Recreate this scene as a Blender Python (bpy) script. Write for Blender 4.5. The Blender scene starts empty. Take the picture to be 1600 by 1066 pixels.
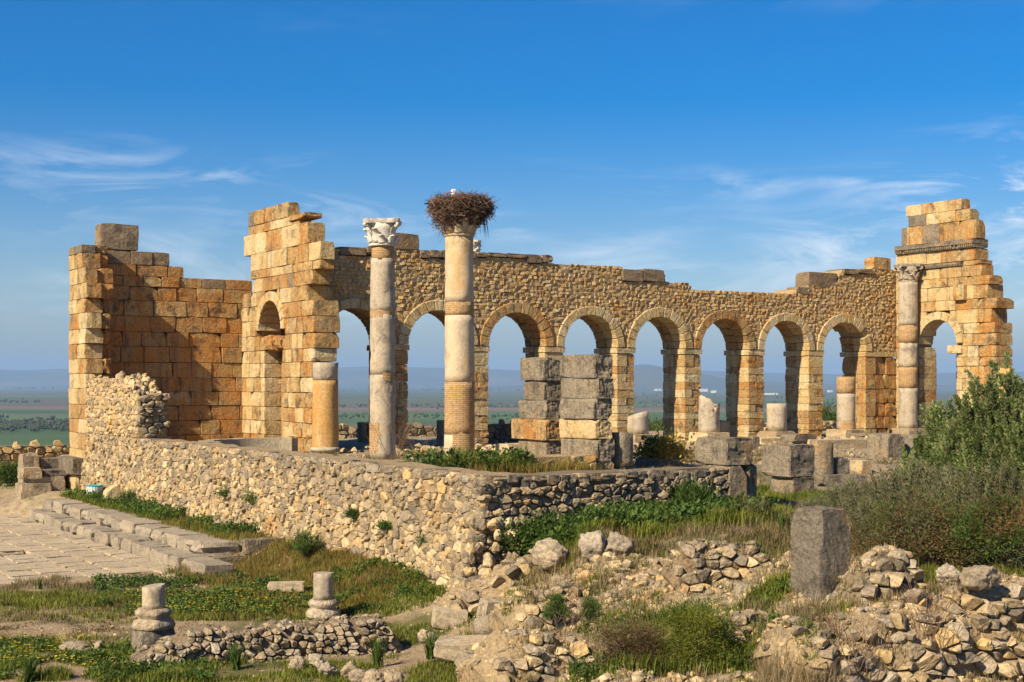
import bpy, bmesh, math, random
from mathutils import Vector, Matrix, noise

rad = math.radians
SC = bpy.context.scene
COL = SC.collection
RND = random.Random(11)

# ------------------------------------------------------------------ camera
CAMZ, FPX, HOR = 4.0, 2260.0, 600.0        # eye height, focal length in photo pixels, horizon row
cam_d = bpy.data.cameras.new('camera'); cam = bpy.data.objects.new('camera', cam_d); COL.objects.link(cam)
cam.location = (0, 0, CAMZ); cam.rotation_euler = (rad(90), 0, 0)
cam_d.sensor_width = 36.0; cam_d.lens = FPX / 1600 * 36.0
cam_d.shift_y = (HOR - 533.0) / 1600.0
cam_d.clip_start = 0.5; cam_d.clip_end = 80000
SC.camera = cam

# ------------------------------------------------------------------ frame of the ruin: A runs along the arcade, B away from the viewer
AL = rad(31.4); CA, SA = math.cos(AL), math.sin(AL)
def W(a, b, z=0.0): return Vector((a * CA - b * SA, a * SA + b * CA, z))
def toab(x, y): return x * CA + y * SA, -x * SA + y * CA
def on_b(px, py, b):
    k = (px - 800) / FPX; a = b * (SA + k * CA) / (CA - k * SA)
    y = a * SA + b * CA; return a, CAMZ + (HOR - py) / FPX * y
def on_a(px, py, a):
    k = (px - 800) / FPX; b = a * (CA - k * SA) / (SA + k * CA)
    y = a * SA + b * CA; return b, CAMZ + (HOR - py) / FPX * y
def gpt(px, py, z):
    y = FPX * (CAMZ - z) / (py - HOR); return (px - 800) / FPX * y, y

# ------------------------------------------------------------------ sun, sky, exposure
SUN_EL, SUN_TH = rad(37), rad(15)
dirv = W(math.cos(SUN_TH), math.sin(SUN_TH)) * math.cos(SUN_EL) + Vector((0, 0, -math.sin(SUN_EL)))   # the way light travels
sun_d = bpy.data.lights.new('sun', 'SUN'); sun = bpy.data.objects.new('sun', sun_d); COL.objects.link(sun)
sun_d.energy = 5.0; sun_d.angle = rad(0.55); sun_d.color = (1.0, 0.85, 0.63)
sun.rotation_euler = dirv.to_track_quat('-Z', 'Y').to_euler()
sun.location = (-40, 10, 60)

world = bpy.data.worlds.new('World'); SC.world = world; world.use_nodes = True
CLOUD_AT, CLOUD_AT2 = (5.3, 1.2, 0.7), (2.2, 0.4, 0.35)
def build_world():
    nt = world.node_tree; nt.nodes.clear()
    N = nt.nodes.new; L = nt.links.new
    out = N('ShaderNodeOutputWorld'); bg = N('ShaderNodeBackground')
    sky = N('ShaderNodeTexSky'); sky.sky_type = 'NISHITA'; sky.sun_disc = False
    sky.sun_elevation = SUN_EL; sky.sun_rotation = math.atan2(-dirv.x, -dirv.y)
    sky.air_density = 1.0; sky.dust_density = 0.6; sky.ozone_density = 3.0
    # deep polarised blue
    hsv = N('ShaderNodeHueSaturation'); hsv.inputs['Saturation'].default_value = 1.7; hsv.inputs['Value'].default_value = 1.0
    hsv.inputs['Hue'].default_value = 0.512
    L(sky.outputs[0], hsv.inputs['Color'])
    # thin cirrus, mostly low in the sky
    tc = N('ShaderNodeTexCoord'); sep = N('ShaderNodeSeparateXYZ'); L(tc.outputs['Generated'], sep.inputs[0])
    mp = N('ShaderNodeMapping'); mp.inputs['Rotation'].default_value = (0, rad(5), 0); mp.inputs['Scale'].default_value = (5.0, 5.0, 26.0); mp.inputs['Location'].default_value = CLOUD_AT
    L(tc.outputs['Generated'], mp.inputs[0])
    n1 = N('ShaderNodeTexNoise'); n1.inputs['Scale'].default_value = 1.5; n1.inputs['Detail'].default_value = 10; n1.inputs['Roughness'].default_value = 0.66; n1.inputs['Distortion'].default_value = 0.9
    L(mp.outputs[0], n1.inputs['Vector'])
    mp2 = N('ShaderNodeMapping'); mp2.inputs['Scale'].default_value = (3.2, 3.2, 13.0); mp2.inputs['Location'].default_value = CLOUD_AT2; L(tc.outputs['Generated'], mp2.inputs[0])
    n2 = N('ShaderNodeTexNoise'); n2.inputs['Scale'].default_value = 1.0; n2.inputs['Detail'].default_value = 3; L(mp2.outputs[0], n2.inputs['Vector'])
    r1 = N('ShaderNodeValToRGB'); r1.color_ramp.elements[0].position = 0.47; r1.color_ramp.elements[1].position = 0.73; L(n1.outputs['Fac'], r1.inputs[0])
    r2a = N('ShaderNodeValToRGB'); r2a.color_ramp.elements[0].position = 0.46; r2a.color_ramp.elements[1].position = 0.66; L(n2.outputs['Fac'], r2a.inputs[0])
    rzc = N('ShaderNodeValToRGB'); ee = rzc.color_ramp.elements; ee[0].position = 0.03; ee[0].color = (0, 0, 0, 1); ee[1].position = 0.26; ee[1].color = (0.10, 0.10, 0.10, 1)
    for (pp, vv) in ((0.07, 1.0), (0.13, 1.0), (0.165, 0.3)): q = ee.new(pp); q.color = (vv, vv, vv, 1)
    L(sep.outputs['Z'], rzc.inputs[0])
    r2 = N('ShaderNodeMix'); r2.data_type = 'RGBA'; r2.blend_type = 'MULTIPLY'; r2.inputs['Factor'].default_value = 1.0; L(r2a.outputs[0], r2.inputs['A']); L(rzc.outputs[0], r2.inputs['B'])
    m = N('ShaderNodeMath'); m.operation = 'MULTIPLY'; L(r1.outputs[0], m.inputs[0]); L(r2.outputs['Result'], m.inputs[1])
    mm = N('ShaderNodeMath'); mm.operation = 'MULTIPLY'; mm.inputs[1].default_value = 1.0; L(m.outputs[0], mm.inputs[0])
    mix = N('ShaderNodeMix'); mix.data_type = 'RGBA'; L(mm.outputs[0], mix.inputs['Factor'])
    # dusky lavender air low over the horizon, all the way round
    rz = N('ShaderNodeValToRGB'); el = rz.color_ramp.elements; el[0].position = 0.0; el[0].color = (0.68, 0.64, 0.84, 1); el[1].position = 0.22; el[1].color = (1, 1, 1, 1)
    em = el.new(0.07); em.color = (0.92, 0.87, 0.94, 1)
    L(sep.outputs['Z'], rz.inputs[0])
    tintm = N('ShaderNodeMix'); tintm.data_type = 'RGBA'; tintm.blend_type = 'MULTIPLY'; tintm.inputs['Factor'].default_value = 1.0
    L(hsv.outputs[0], tintm.inputs['A']); L(rz.outputs[0], tintm.inputs['B'])
    L(tintm.outputs['Result'], mix.inputs['A']); mix.inputs['B'].default_value = (9.0, 9.3, 9.9, 1)
    L(mix.outputs['Result'], bg.inputs['Color']); bg.inputs['Strength'].default_value = 0.07
    L(bg.outputs[0], out.inputs[0])
build_world()
SC.view_settings.view_transform = 'Standard'; SC.view_settings.look = 'None'
SC.view_settings.exposure = 0.78; SC.view_settings.gamma = 1.0; SC.view_settings.use_curve_mapping = False
SC.render.engine = 'CYCLES'
SC.cycles.use_denoising = True; SC.cycles.max_bounces = 6; SC.cycles.diffuse_bounces = 3; SC.cycles.volume_bounces = 0
SC.cycles.transparent_max_bounces = 8

# ------------------------------------------------------------------ materials
MATS = {}
def new_mat(name, rough=0.9):
    m = bpy.data.materials.new(name); m.use_nodes = True
    b = m.node_tree.nodes['Principled BSDF']; b.inputs['Roughness'].default_value = rough
    b.inputs['Specular IOR Level'].default_value = 0.2
    MATS[name] = m; return m, m.node_tree, b
def node(nt, t, **kw):
    n = nt.nodes.new(t)
    for k, v in kw.items(): n.inputs[k].default_value = v
    return n
def ramp(nt, fac, stops, interp='LINEAR'):
    if len(stops) == 1: stops = [stops[0], (1.0, stops[0][1])]
    r = nt.nodes.new('ShaderNodeValToRGB'); r.color_ramp.interpolation = interp
    e = r.color_ramp.elements
    while len(e) < len(stops): e.new(0.5)
    for i, (p, c) in enumerate(stops):
        e[i].position = p; e[i].color = (*c, 1) if len(c) == 3 else c
    nt.links.new(fac, r.inputs[0]); return r.outputs[0]
def g3(v): return (v, v, v)
def mixc(nt, fac, a, b, mode='MIX'):
    m = nt.nodes.new('ShaderNodeMix'); m.data_type = 'RGBA'; m.blend_type = mode
    for s, v in (('Factor', fac), ('A', a), ('B', b)):
        if isinstance(v, bpy.types.NodeSocket): nt.links.new(v, m.inputs[s])
        elif s == 'Factor': m.inputs[s].default_value = v
        else: m.inputs[s].default_value = (*v, 1)
    return m.outputs['Result']
def noise_tex(nt, vec, scale, detail=4, rough=0.55, dist=0.0):
    n = node(nt, 'ShaderNodeTexNoise', Scale=scale, Detail=detail, Roughness=rough, Distortion=dist)
    nt.links.new(vec, n.inputs['Vector']); return n.outputs['Fac']
def pos_vec(nt, scale=(1, 1, 1)):
    g = nt.nodes.new('ShaderNodeNewGeometry')
    mp = nt.nodes.new('ShaderNodeMapping'); mp.inputs['Scale'].default_value = scale
    nt.links.new(g.outputs['Position'], mp.inputs[0]); return mp.outputs[0]
def rnd_fac(nt):
    oi = nt.nodes.new('ShaderNodeObjectInfo'); at = nt.nodes.new('ShaderNodeAttribute'); at.attribute_name = 'tint'
    ad = nt.nodes.new('ShaderNodeMath'); ad.operation = 'ADD'; nt.links.new(oi.outputs['Random'], ad.inputs[0]); nt.links.new(at.outputs['Fac'], ad.inputs[1])
    fr = nt.nodes.new('ShaderNodeMath'); fr.operation = 'FRACT'; nt.links.new(ad.outputs[0], fr.inputs[0]); return fr.outputs[0]
def add_bump(nt, bsdf, h, strength, dist):
    b = node(nt, 'ShaderNodeBump', Strength=strength, Distance=dist); nt.links.new(h, b.inputs['Height']); nt.links.new(b.outputs[0], bsdf.inputs['Normal'])

def stone_mat(name, pal, stain=None, stain_lo=0.5, grey=None, grey_lo=0.55, streak=None, fine=0.5, bump=0.6, bdist=0.03, bscale=9.0, pits=0.0, own=0.75, dark=0.0):
    """weathered stone: a colour per block, broad iron stains, run-off streaks, grey lichen, fine grain and relief"""
    m, nt, bs = new_mat(name, 0.92)
    p = pos_vec(nt)
    n = len(pal)
    ma = nt.nodes.new('ShaderNodeMath'); ma.operation = 'MULTIPLY_ADD'; nt.links.new(noise_tex(nt, p, 1.6, 5, 0.65, 0.4), ma.inputs[0]); ma.inputs[1].default_value = 1.0 - own
    mb = nt.nodes.new('ShaderNodeMath'); mb.operation = 'MULTIPLY_ADD'; nt.links.new(rnd_fac(nt), mb.inputs[0]); mb.inputs[1].default_value = own + 0.15; mb.inputs[2].default_value = -0.05
    nt.links.new(mb.outputs[0], ma.inputs[2])
    c = ramp(nt, ma.outputs[0], [(i / max(1, n - 1) * 0.98, q) for i, q in enumerate(pal)])
    if stain:
        f = ramp(nt, noise_tex(nt, p, 0.9, 5, 0.6, 0.6), [(stain_lo, g3(0)), (stain_lo + 0.16, g3(0.85))])
        c = mixc(nt, f, c, stain)
    if streak:
        f = ramp(nt, noise_tex(nt, pos_vec(nt, (3.2, 3.2, 0.45)), 1.0, 4, 0.6), [(0.52, g3(0)), (0.68, g3(0.8))])
        c = mixc(nt, f, c, streak)
    if grey:
        f = ramp(nt, noise_tex(nt, p, 2.3, 7, 0.68, 0.3), [(grey_lo, g3(0)), (grey_lo + 0.12, g3(0.85))])
        c = mixc(nt, f, c, grey)
    if dark:
        f = ramp(nt, noise_tex(nt, p, 1.5, 9, 0.74, 0.5), [(0.53, g3(0)), (0.62, g3(dark))]); c = mixc(nt, f, c, (0.085, 0.07, 0.048))
        f = ramp(nt, noise_tex(nt, pos_vec(nt, (5.5, 5.5, 0.32)), 1.0, 5, 0.65), [(0.54, g3(0)), (0.70, g3(dark * 0.75))]); c = mixc(nt, f, c, (0.13, 0.095, 0.06))
    lo = 1.0 - fine
    f = ramp(nt, noise_tex(nt, p, 17.0, 6, 0.7), [(0.3, g3(lo)), (0.62, g3(1.12))])
    c = mixc(nt, 1.0, c, f, 'MULTIPLY')
    if pits:
        v = node(nt, 'ShaderNodeTexVoronoi', Scale=26.0); nt.links.new(p, v.inputs['Vector'])
        f = ramp(nt, v.outputs['Distance'], [(0.08, g3(1 - pits)), (0.22, g3(1))]); c = mixc(nt, 1.0, c, f, 'MULTIPLY')
    nt.links.new(c, bs.inputs['Base Color'])
    h1 = noise_tex(nt, p, bscale, 8, 0.68)
    h2 = noise_tex(nt, p, bscale * 0.33, 4, 0.6)
    ad = nt.nodes.new('ShaderNodeMath'); ad.operation = 'ADD'; nt.links.new(h1, ad.inputs[0]); nt.links.new(h2, ad.inputs[1])
    add_bump(nt, bs, ad.outputs[0], bump, bdist)
    return m

CREAM, LCREAM, TAN, OCH = (0.54, 0.40, 0.185), (0.62, 0.50, 0.285), (0.40, 0.265, 0.11), (0.47, 0.295, 0.10)
ORANGE, BROWN, GREY, DGREY = (0.46, 0.205, 0.048), (0.26, 0.15, 0.065), (0.25, 0.215, 0.165), (0.115, 0.10, 0.08)
stone_mat('ashlar', [OCH, CREAM, TAN, CREAM, (0.46, 0.29, 0.11), TAN, LCREAM], stain=ORANGE, stain_lo=0.47, grey=(0.20, 0.165, 0.115), grey_lo=0.56, streak=(0.40, 0.17, 0.04), bump=1.0, bdist=0.07, own=0.5, dark=0.75, pits=0.25)
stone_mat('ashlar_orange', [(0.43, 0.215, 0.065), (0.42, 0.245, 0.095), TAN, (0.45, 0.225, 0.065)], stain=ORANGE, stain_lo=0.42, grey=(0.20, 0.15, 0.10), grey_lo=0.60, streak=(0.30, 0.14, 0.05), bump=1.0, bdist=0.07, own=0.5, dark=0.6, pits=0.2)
stone_mat('ashlar_cream', [CREAM, LCREAM, (0.58, 0.43, 0.22), CREAM, (0.56, 0.47, 0.32)], stain=OCH, stain_lo=0.53, grey=(0.36, 0.30, 0.21), grey_lo=0.58, streak=OCH, bump=0.9, bdist=0.06, own=0.5, dark=0.5, pits=0.2)
stone_mat('ashlar_grey', [GREY, (0.30, 0.23, 0.145), (0.21, 0.175, 0.125), (0.33, 0.24, 0.135)], stain=(0.36, 0.20, 0.07), stain_lo=0.54, grey=DGREY, grey_lo=0.52, bump=1.0, bdist=0.07, own=0.5, dark=0.6, pits=0.3)
stone_mat('block_grey', [(0.26, 0.22, 0.16), (0.19, 0.162, 0.122), (0.31, 0.255, 0.175), (0.23, 0.2, 0.155)], stain=(0.38, 0.25, 0.11), stain_lo=0.55, grey=(0.10, 0.085, 0.064), grey_lo=0.52, streak=(0.17, 0.14, 0.10), pits=0.5, bump=1.0, bdist=0.08, own=0.4, dark=0.55)
stone_mat('cap_stone', [(0.30, 0.215, 0.125), (0.22, 0.165, 0.10), (0.26, 0.19, 0.115)], stain=(0.36, 0.20, 0.07), stain_lo=0.55, grey=(0.12, 0.095, 0.065), grey_lo=0.52, bump=0.9, bdist=0.05)
stone_mat('step_stone', [(0.33, 0.275, 0.195), (0.28, 0.235, 0.17), (0.37, 0.31, 0.22), (0.25, 0.21, 0.155)], stain=(0.36, 0.26, 0.15), stain_lo=0.58, grey=(0.16, 0.138, 0.105), grey_lo=0.54, bump=0.7)
stone_mat('column_gold', [(0.50, 0.40, 0.26), (0.53, 0.42, 0.27)], stain=(0.52, 0.34, 0.15), stain_lo=0.52, grey=(0.34, 0.295, 0.22), grey_lo=0.60, bump=0.4, streak=(0.40, 0.33, 0.235), pits=0.1, fine=0.25, dark=0.25)
stone_mat('rubble_cream', [(0.54, 0.405, 0.215), (0.62, 0.485, 0.275), (0.40, 0.285, 0.145), (0.29, 0.23, 0.15), (0.58, 0.40, 0.17), (0.48, 0.37, 0.22), (0.24, 0.19, 0.13), (0.58, 0.445, 0.24)], stain=(0.50, 0.30, 0.11), stain_lo=0.57, grey=(0.25, 0.205, 0.145), grey_lo=0.57, bump=0.85, bscale=13, bdist=0.04)
stone_mat('rubble_mixed', [(0.36, 0.28, 0.18), (0.21, 0.175, 0.125), (0.42, 0.32, 0.19), (0.28, 0.225, 0.155), (0.46, 0.35, 0.2), (0.18, 0.15, 0.11)], stain=(0.40, 0.25, 0.10), stain_lo=0.58, grey=(0.145, 0.12, 0.088), grey_lo=0.53, bump=0.9, bscale=12, bdist=0.05)
stone_mat('rubble_brown', [(0.50, 0.325, 0.135), (0.40, 0.275, 0.125), (0.55, 0.40, 0.20), (0.47, 0.27, 0.085), (0.34, 0.24, 0.125), (0.53, 0.365, 0.16), (0.44, 0.335, 0.19)], stain=(0.48, 0.235, 0.06), stain_lo=0.55, grey=(0.23, 0.175, 0.105), grey_lo=0.59, bscale=14, bdist=0.025)
stone_mat('mortar', [(0.43, 0.305, 0.15)], stain=(0.30, 0.20, 0.10), grey=(0.22, 0.18, 0.13), bscale=14, bdist=0.06, bump=1.0)
stone_mat('mortar_pale', [(0.40, 0.295, 0.16)], stain=(0.40, 0.27, 0.13), grey=(0.24, 0.19, 0.125), grey_lo=0.52, bump=1.0, bscale=13, bdist=0.07, pits=0.35)
stone_mat('mortar_dark', [(0.20, 0.15, 0.09)], stain=(0.22, 0.15, 0.08), grey=(0.13, 0.11, 0.08), bscale=22, bdist=0.03)
stone_mat('wall_top', [(0.33, 0.275, 0.19)], stain=(0.40, 0.31, 0.19), grey=(0.23, 0.20, 0.155), bscale=16, bdist=0.03)
stone_mat('column_stone', [(0.38, 0.32, 0.235), (0.43, 0.36, 0.26)], stain=(0.47, 0.35, 0.2), stain_lo=0.54, grey=(0.20, 0.17, 0.125), grey_lo=0.54, bump=0.5, streak=(0.27, 0.225, 0.16), pits=0.15, fine=0.28, dark=0.35)
stone_mat('column_orange', [(0.50, 0.29, 0.10)], stain=ORANGE, stain_lo=0.48, grey=(0.42, 0.33, 0.20), grey_lo=0.62, bump=0.35, streak=(0.52, 0.38, 0.2), pits=0.2)
stone_mat('marble_white', [(0.62, 0.58, 0.49)], stain=(0.52, 0.45, 0.33), stain_lo=0.56, grey=(0.30, 0.27, 0.22), grey_lo=0.60, bump=0.5)
stone_mat('boulder', [(0.40, 0.33, 0.235), (0.50, 0.42, 0.30), (0.44, 0.34, 0.21), (0.32, 0.265, 0.195)], stain=(0.46, 0.32, 0.16), stain_lo=0.58, grey=(0.17, 0.145, 0.11), grey_lo=0.52, bump=1.0, bscale=9, bdist=0.08, pits=0.45)
stone_mat('paving', [(0.44, 0.355, 0.235), (0.39, 0.315, 0.205), (0.47, 0.38, 0.25), (0.36, 0.295, 0.2)], stain=(0.42, 0.31, 0.17), stain_lo=0.56, grey=(0.27, 0.22, 0.15), grey_lo=0.55, bump=0.6, own=0.5)

def brick_mat():
    m, nt, bs = new_mat('brick_patch', 0.9)
    tc = nt.nodes.new('ShaderNodeTexCoord')
    br = node(nt, 'ShaderNodeTexBrick', Scale=1.0); br.inputs['Color1'].default_value = (0.46, 0.25, 0.09, 1); br.inputs['Color2'].default_value = (0.52, 0.33, 0.14, 1)
    br.inputs['Mortar'].default_value = (0.27, 0.20, 0.12, 1); br.inputs['Mortar Size'].default_value = 0.013; br.inputs['Brick Width'].default_value = 0.2; br.inputs['Row Height'].default_value = 0.058
    nt.links.new(tc.outputs['UV'], br.inputs['Vector'])
    f = ramp(nt, noise_tex(nt, pos_vec(nt), 9, 6, 0.7), [(0.3, g3(0.62)), (0.65, g3(1.12))])
    nt.links.new(mixc(nt, 1.0, br.outputs['Color'], f, 'MULTIPLY'), bs.inputs['Base Color'])
    add_bump(nt, bs, br.outputs['Fac'], -0.8, 0.02)
brick_mat()

def leaf_mat(name, pal, rough=0.55, trans=0.35):
    m, nt, bs = new_mat(name, rough)
    c = ramp(nt, rnd_fac(nt), [(i / max(1, len(pal) - 1), q) for i, q in enumerate(pal)])
    f = ramp(nt, noise_tex(nt, pos_vec(nt), 1.3, 4, 0.6), [(0.35, g3(0.7)), (0.65, g3(1.2))])
    c = mixc(nt, 1.0, c, f, 'MULTIPLY')
    nt.links.new(c, bs.inputs['Base Color'])
    tr = nt.nodes.new('ShaderNodeBsdfTranslucent'); nt.links.new(c, tr.inputs['Color'])
    mx = nt.nodes.new('ShaderNodeMixShader'); mx.inputs[0].default_value = trans
    out = nt.nodes['Material Output']; nt.links.new(bs.outputs[0], mx.inputs[1]); nt.links.new(tr.outputs[0], mx.inputs[2]); nt.links.new(mx.outputs[0], out.inputs[0])
leaf_mat('grass_green', [(0.10, 0.135, 0.015), (0.17, 0.205, 0.022), (0.12, 0.155, 0.018), (0.26, 0.245, 0.04), (0.15, 0.18, 0.022)])
leaf_mat('grass_dry', [(0.20, 0.145, 0.05), (0.13, 0.11, 0.035), (0.26, 0.20, 0.09), (0.17, 0.105, 0.035), (0.10, 0.11, 0.03)])
leaf_mat('grass_rust', [(0.27, 0.14, 0.035), (0.16, 0.15, 0.03), (0.32, 0.19, 0.05), (0.12, 0.16, 0.025), (0.22, 0.17, 0.04)])
leaf_mat('straw', [(0.36, 0.28, 0.15), (0.26, 0.19, 0.09), (0.43, 0.35, 0.2)])
leaf_mat('leaf_broad', [(0.09, 0.135, 0.03), (0.15, 0.20, 0.05), (0.215, 0.255, 0.085), (0.065, 0.10, 0.025), (0.28, 0.30, 0.12)], 0.38)
leaf_mat('leaf_grey', [(0.10, 0.12, 0.045), (0.155, 0.17, 0.07), (0.21, 0.215, 0.10), (0.12, 0.115, 0.045), (0.075, 0.095, 0.032)])
leaf_mat('leaf_russet', [(0.20, 0.09, 0.035), (0.12, 0.11, 0.04), (0.24, 0.12, 0.045), (0.095, 0.11, 0.035), (0.16, 0.09, 0.045)])
leaf_mat('leaf_green', [(0.065, 0.115, 0.02), (0.10, 0.17, 0.028), (0.05, 0.09, 0.018), (0.135, 0.19, 0.035)])
leaf_mat('leaf_yellow', [(0.48, 0.28, 0.03), (0.60, 0.38, 0.04), (0.34, 0.22, 0.03), (0.22, 0.18, 0.03), (0.55, 0.30, 0.03)])
leaf_mat('petal_yellow', [(0.75, 0.58, 0.03), (0.8, 0.68, 0.08)], 0.6)
leaf_mat('twig', [(0.10, 0.055, 0.035), (0.155, 0.09, 0.055), (0.075, 0.045, 0.03), (0.22, 0.15, 0.10), (0.12, 0.06, 0.035)], 0.9, 0.0)
leaf_mat('bark', [(0.11, 0.085, 0.06), (0.16, 0.125, 0.09)], 0.9, 0.0)
leaf_mat('olive_far', [(0.05, 0.062, 0.032), (0.065, 0.075, 0.04), (0.04, 0.055, 0.028)], 0.9, 0.0)
def plain_mat(name, col, rough=0.7):
    m, nt, bs = new_mat(name, rough)
    f = ramp(nt, noise_tex(nt, pos_vec(nt), 11, 5, 0.6), [(0.3, tuple(x * 0.82 for x in col)), (0.7, tuple(min(1, x * 1.08) for x in col))])
    nt.links.new(f, bs.inputs['Base Color'])
plain_mat('whitewash', (0.72, 0.68, 0.60)); plain_mat('bin_white', (0.62, 0.62, 0.60), 0.5); plain_mat('bin_teal', (0.03, 0.33, 0.38), 0.4)
plain_mat('feather_white', (0.75, 0.73, 0.68)); plain_mat('feather_black', (0.03, 0.03, 0.03)); plain_mat('beak_red', (0.45, 0.09, 0.03))
plain_mat('roof_tile', (0.30, 0.13, 0.07)); plain_mat('pane_dark', (0.03, 0.035, 0.04), 0.2)

def ground_mat():
    m, nt, bs = new_mat('ground_earth', 0.95)
    p = pos_vec(nt)
    big = noise_tex(nt, p, 0.35, 5, 0.6, 0.4)
    c = ramp(nt, noise_tex(nt, p, 2.2, 7, 0.7), [(0.3, (0.26, 0.18, 0.095)), (0.5, (0.38, 0.275, 0.16)), (0.7, (0.46, 0.36, 0.22))])
    gr = ramp(nt, noise_tex(nt, p, 5.0, 6, 0.7), [(0.3, (0.07, 0.08, 0.02)), (0.7, (0.15, 0.145, 0.04))])
    f = ramp(nt, big, [(0.47, g3(0)), (0.57, g3(0.85))])
    c = mixc(nt, f, c, gr)
    at = nt.nodes.new('ShaderNodeAttribute'); at.attribute_name = 'rocky'
    rk = ramp(nt, noise_tex(nt, p, 4.5, 9, 0.75), [(0.34, (0.16, 0.115, 0.065)), (0.5, (0.36, 0.285, 0.175)), (0.66, (0.52, 0.44, 0.30))])
    c = mixc(nt, at.outputs['Fac'], c, rk)
    f = ramp(nt, noise_tex(nt, p, 30, 4, 0.7), [(0.3, g3(0.65)), (0.62, g3(1.12))])
    nt.links.new(mixc(nt, 1.0, c, f, 'MULTIPLY'), bs.inputs['Base Color'])
    add_bump(nt, bs, noise_tex(nt, p, 8, 10, 0.75), 0.9, 0.09)
ground_mat()
def field_mat():
    m, nt, bs = new_mat('fields', 0.95)
    p = pos_vec(nt)
    # strip fields: long parcels across the plain, each with a crop of its own
    sp = nt.nodes.new('ShaderNodeMapping'); sp.inputs['Rotation'].default_value = (0, 0, rad(4)); sp.inputs['Scale'].default_value = (0.0009, 0.0062, 0.0); nt.links.new(p, sp.inputs[0])
    v = node(nt, 'ShaderNodeTexVoronoi', Scale=1.0, Randomness=0.85); nt.links.new(sp.outputs[0], v.inputs['Vector'])
    sx = nt.nodes.new('ShaderNodeSeparateColor'); nt.links.new(v.outputs['Color'], sx.inputs[0])
    c = ramp(nt, sx.outputs[0], [(0.0, (0.055, 0.10, 0.025)), (0.2, (0.07, 0.125, 0.03)), (0.34, (0.12, 0.08, 0.05)), (0.5, (0.06, 0.105, 0.028)), (0.6, (0.16, 0.115, 0.075)), (0.72, (0.10, 0.12, 0.05)), (0.84, (0.11, 0.075, 0.05))], 'CONSTANT')
    f = ramp(nt, noise_tex(nt, p, 0.004, 6, 0.6), [(0.3, g3(0.75)), (0.7, g3(1.2))])
    nt.links.new(mixc(nt, 1.0, c, f, 'MULTIPLY'), bs.inputs['Base Color'])
field_mat()
def hill_mat():
    m, nt, bs = new_mat('hill_scrub', 0.95)
    nt.links.new(ramp(nt, noise_tex(nt, pos_vec(nt), 0.0012, 7, 0.65), [(0.3, (0.05, 0.065, 0.03)), (0.55, (0.10, 0.095, 0.05)), (0.7, (0.16, 0.13, 0.08))]), bs.inputs['Base Color'])
hill_mat()

# ------------------------------------------------------------------ builders
class MB:
    """collects geometry for ONE mesh object"""
    def __init__(s): s.v = []; s.f = []; s.t = []; s.uv = None
    def add(s, vs, fs, tint=0.0):
        o = len(s.v); s.v.extend(vs)
        for f in fs: s.f.append(tuple(i + o for i in f)); s.t.append(tint)
    def mesh(s, name, mat, smooth=True, tint=False):
        me = bpy.data.meshes.new(name); me.from_pydata(s.v, [], s.f); me.materials.append(MATS[mat])
        if smooth: me.polygons.foreach_set('use_smooth', [True] * len(me.polygons))
        if tint:
            at = me.attributes.new('tint', 'FLOAT', 'FACE'); at.data.foreach_set('value', s.t)
        me.update(); return me
def link(name, me, parent=None, loc=(0, 0, 0), rot=None, scale=None):
    o = bpy.data.objects.new(name, me); COL.objects.link(o); o.location = loc
    if rot is not None: o.rotation_euler = rot
    if scale is not None: o.scale = scale
    if parent is not None: o.parent = parent
    return o
def tag(o, label=None, cat=None, group=None, kind=None):
    if label: o['label'] = label
    if cat: o['category'] = cat
    if group: o['group'] = group
    if kind: o['kind'] = kind
    return o
def thing(name, label, cat, loc=(0, 0, 0), rz=0.0, group=None):
    o = bpy.data.objects.new(name, None); COL.objects.link(o); o.empty_display_size = 0.2
    o.location = loc; o.rotation_euler = (0, 0, rz); return tag(o, label, cat, group)
class Ruin:
    """a thing laid out in the ruin's own frame: children are given in (a, b, z)"""
    def __init__(s, name, label, cat, a, b, z, group=None):
        s.o = (a, b, z); s.root = thing(name, label, cat, W(a, b, z), AL, group)
    def l(s, a, b, z): return (a - s.o[0], b - s.o[1], z - s.o[2])

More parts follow.
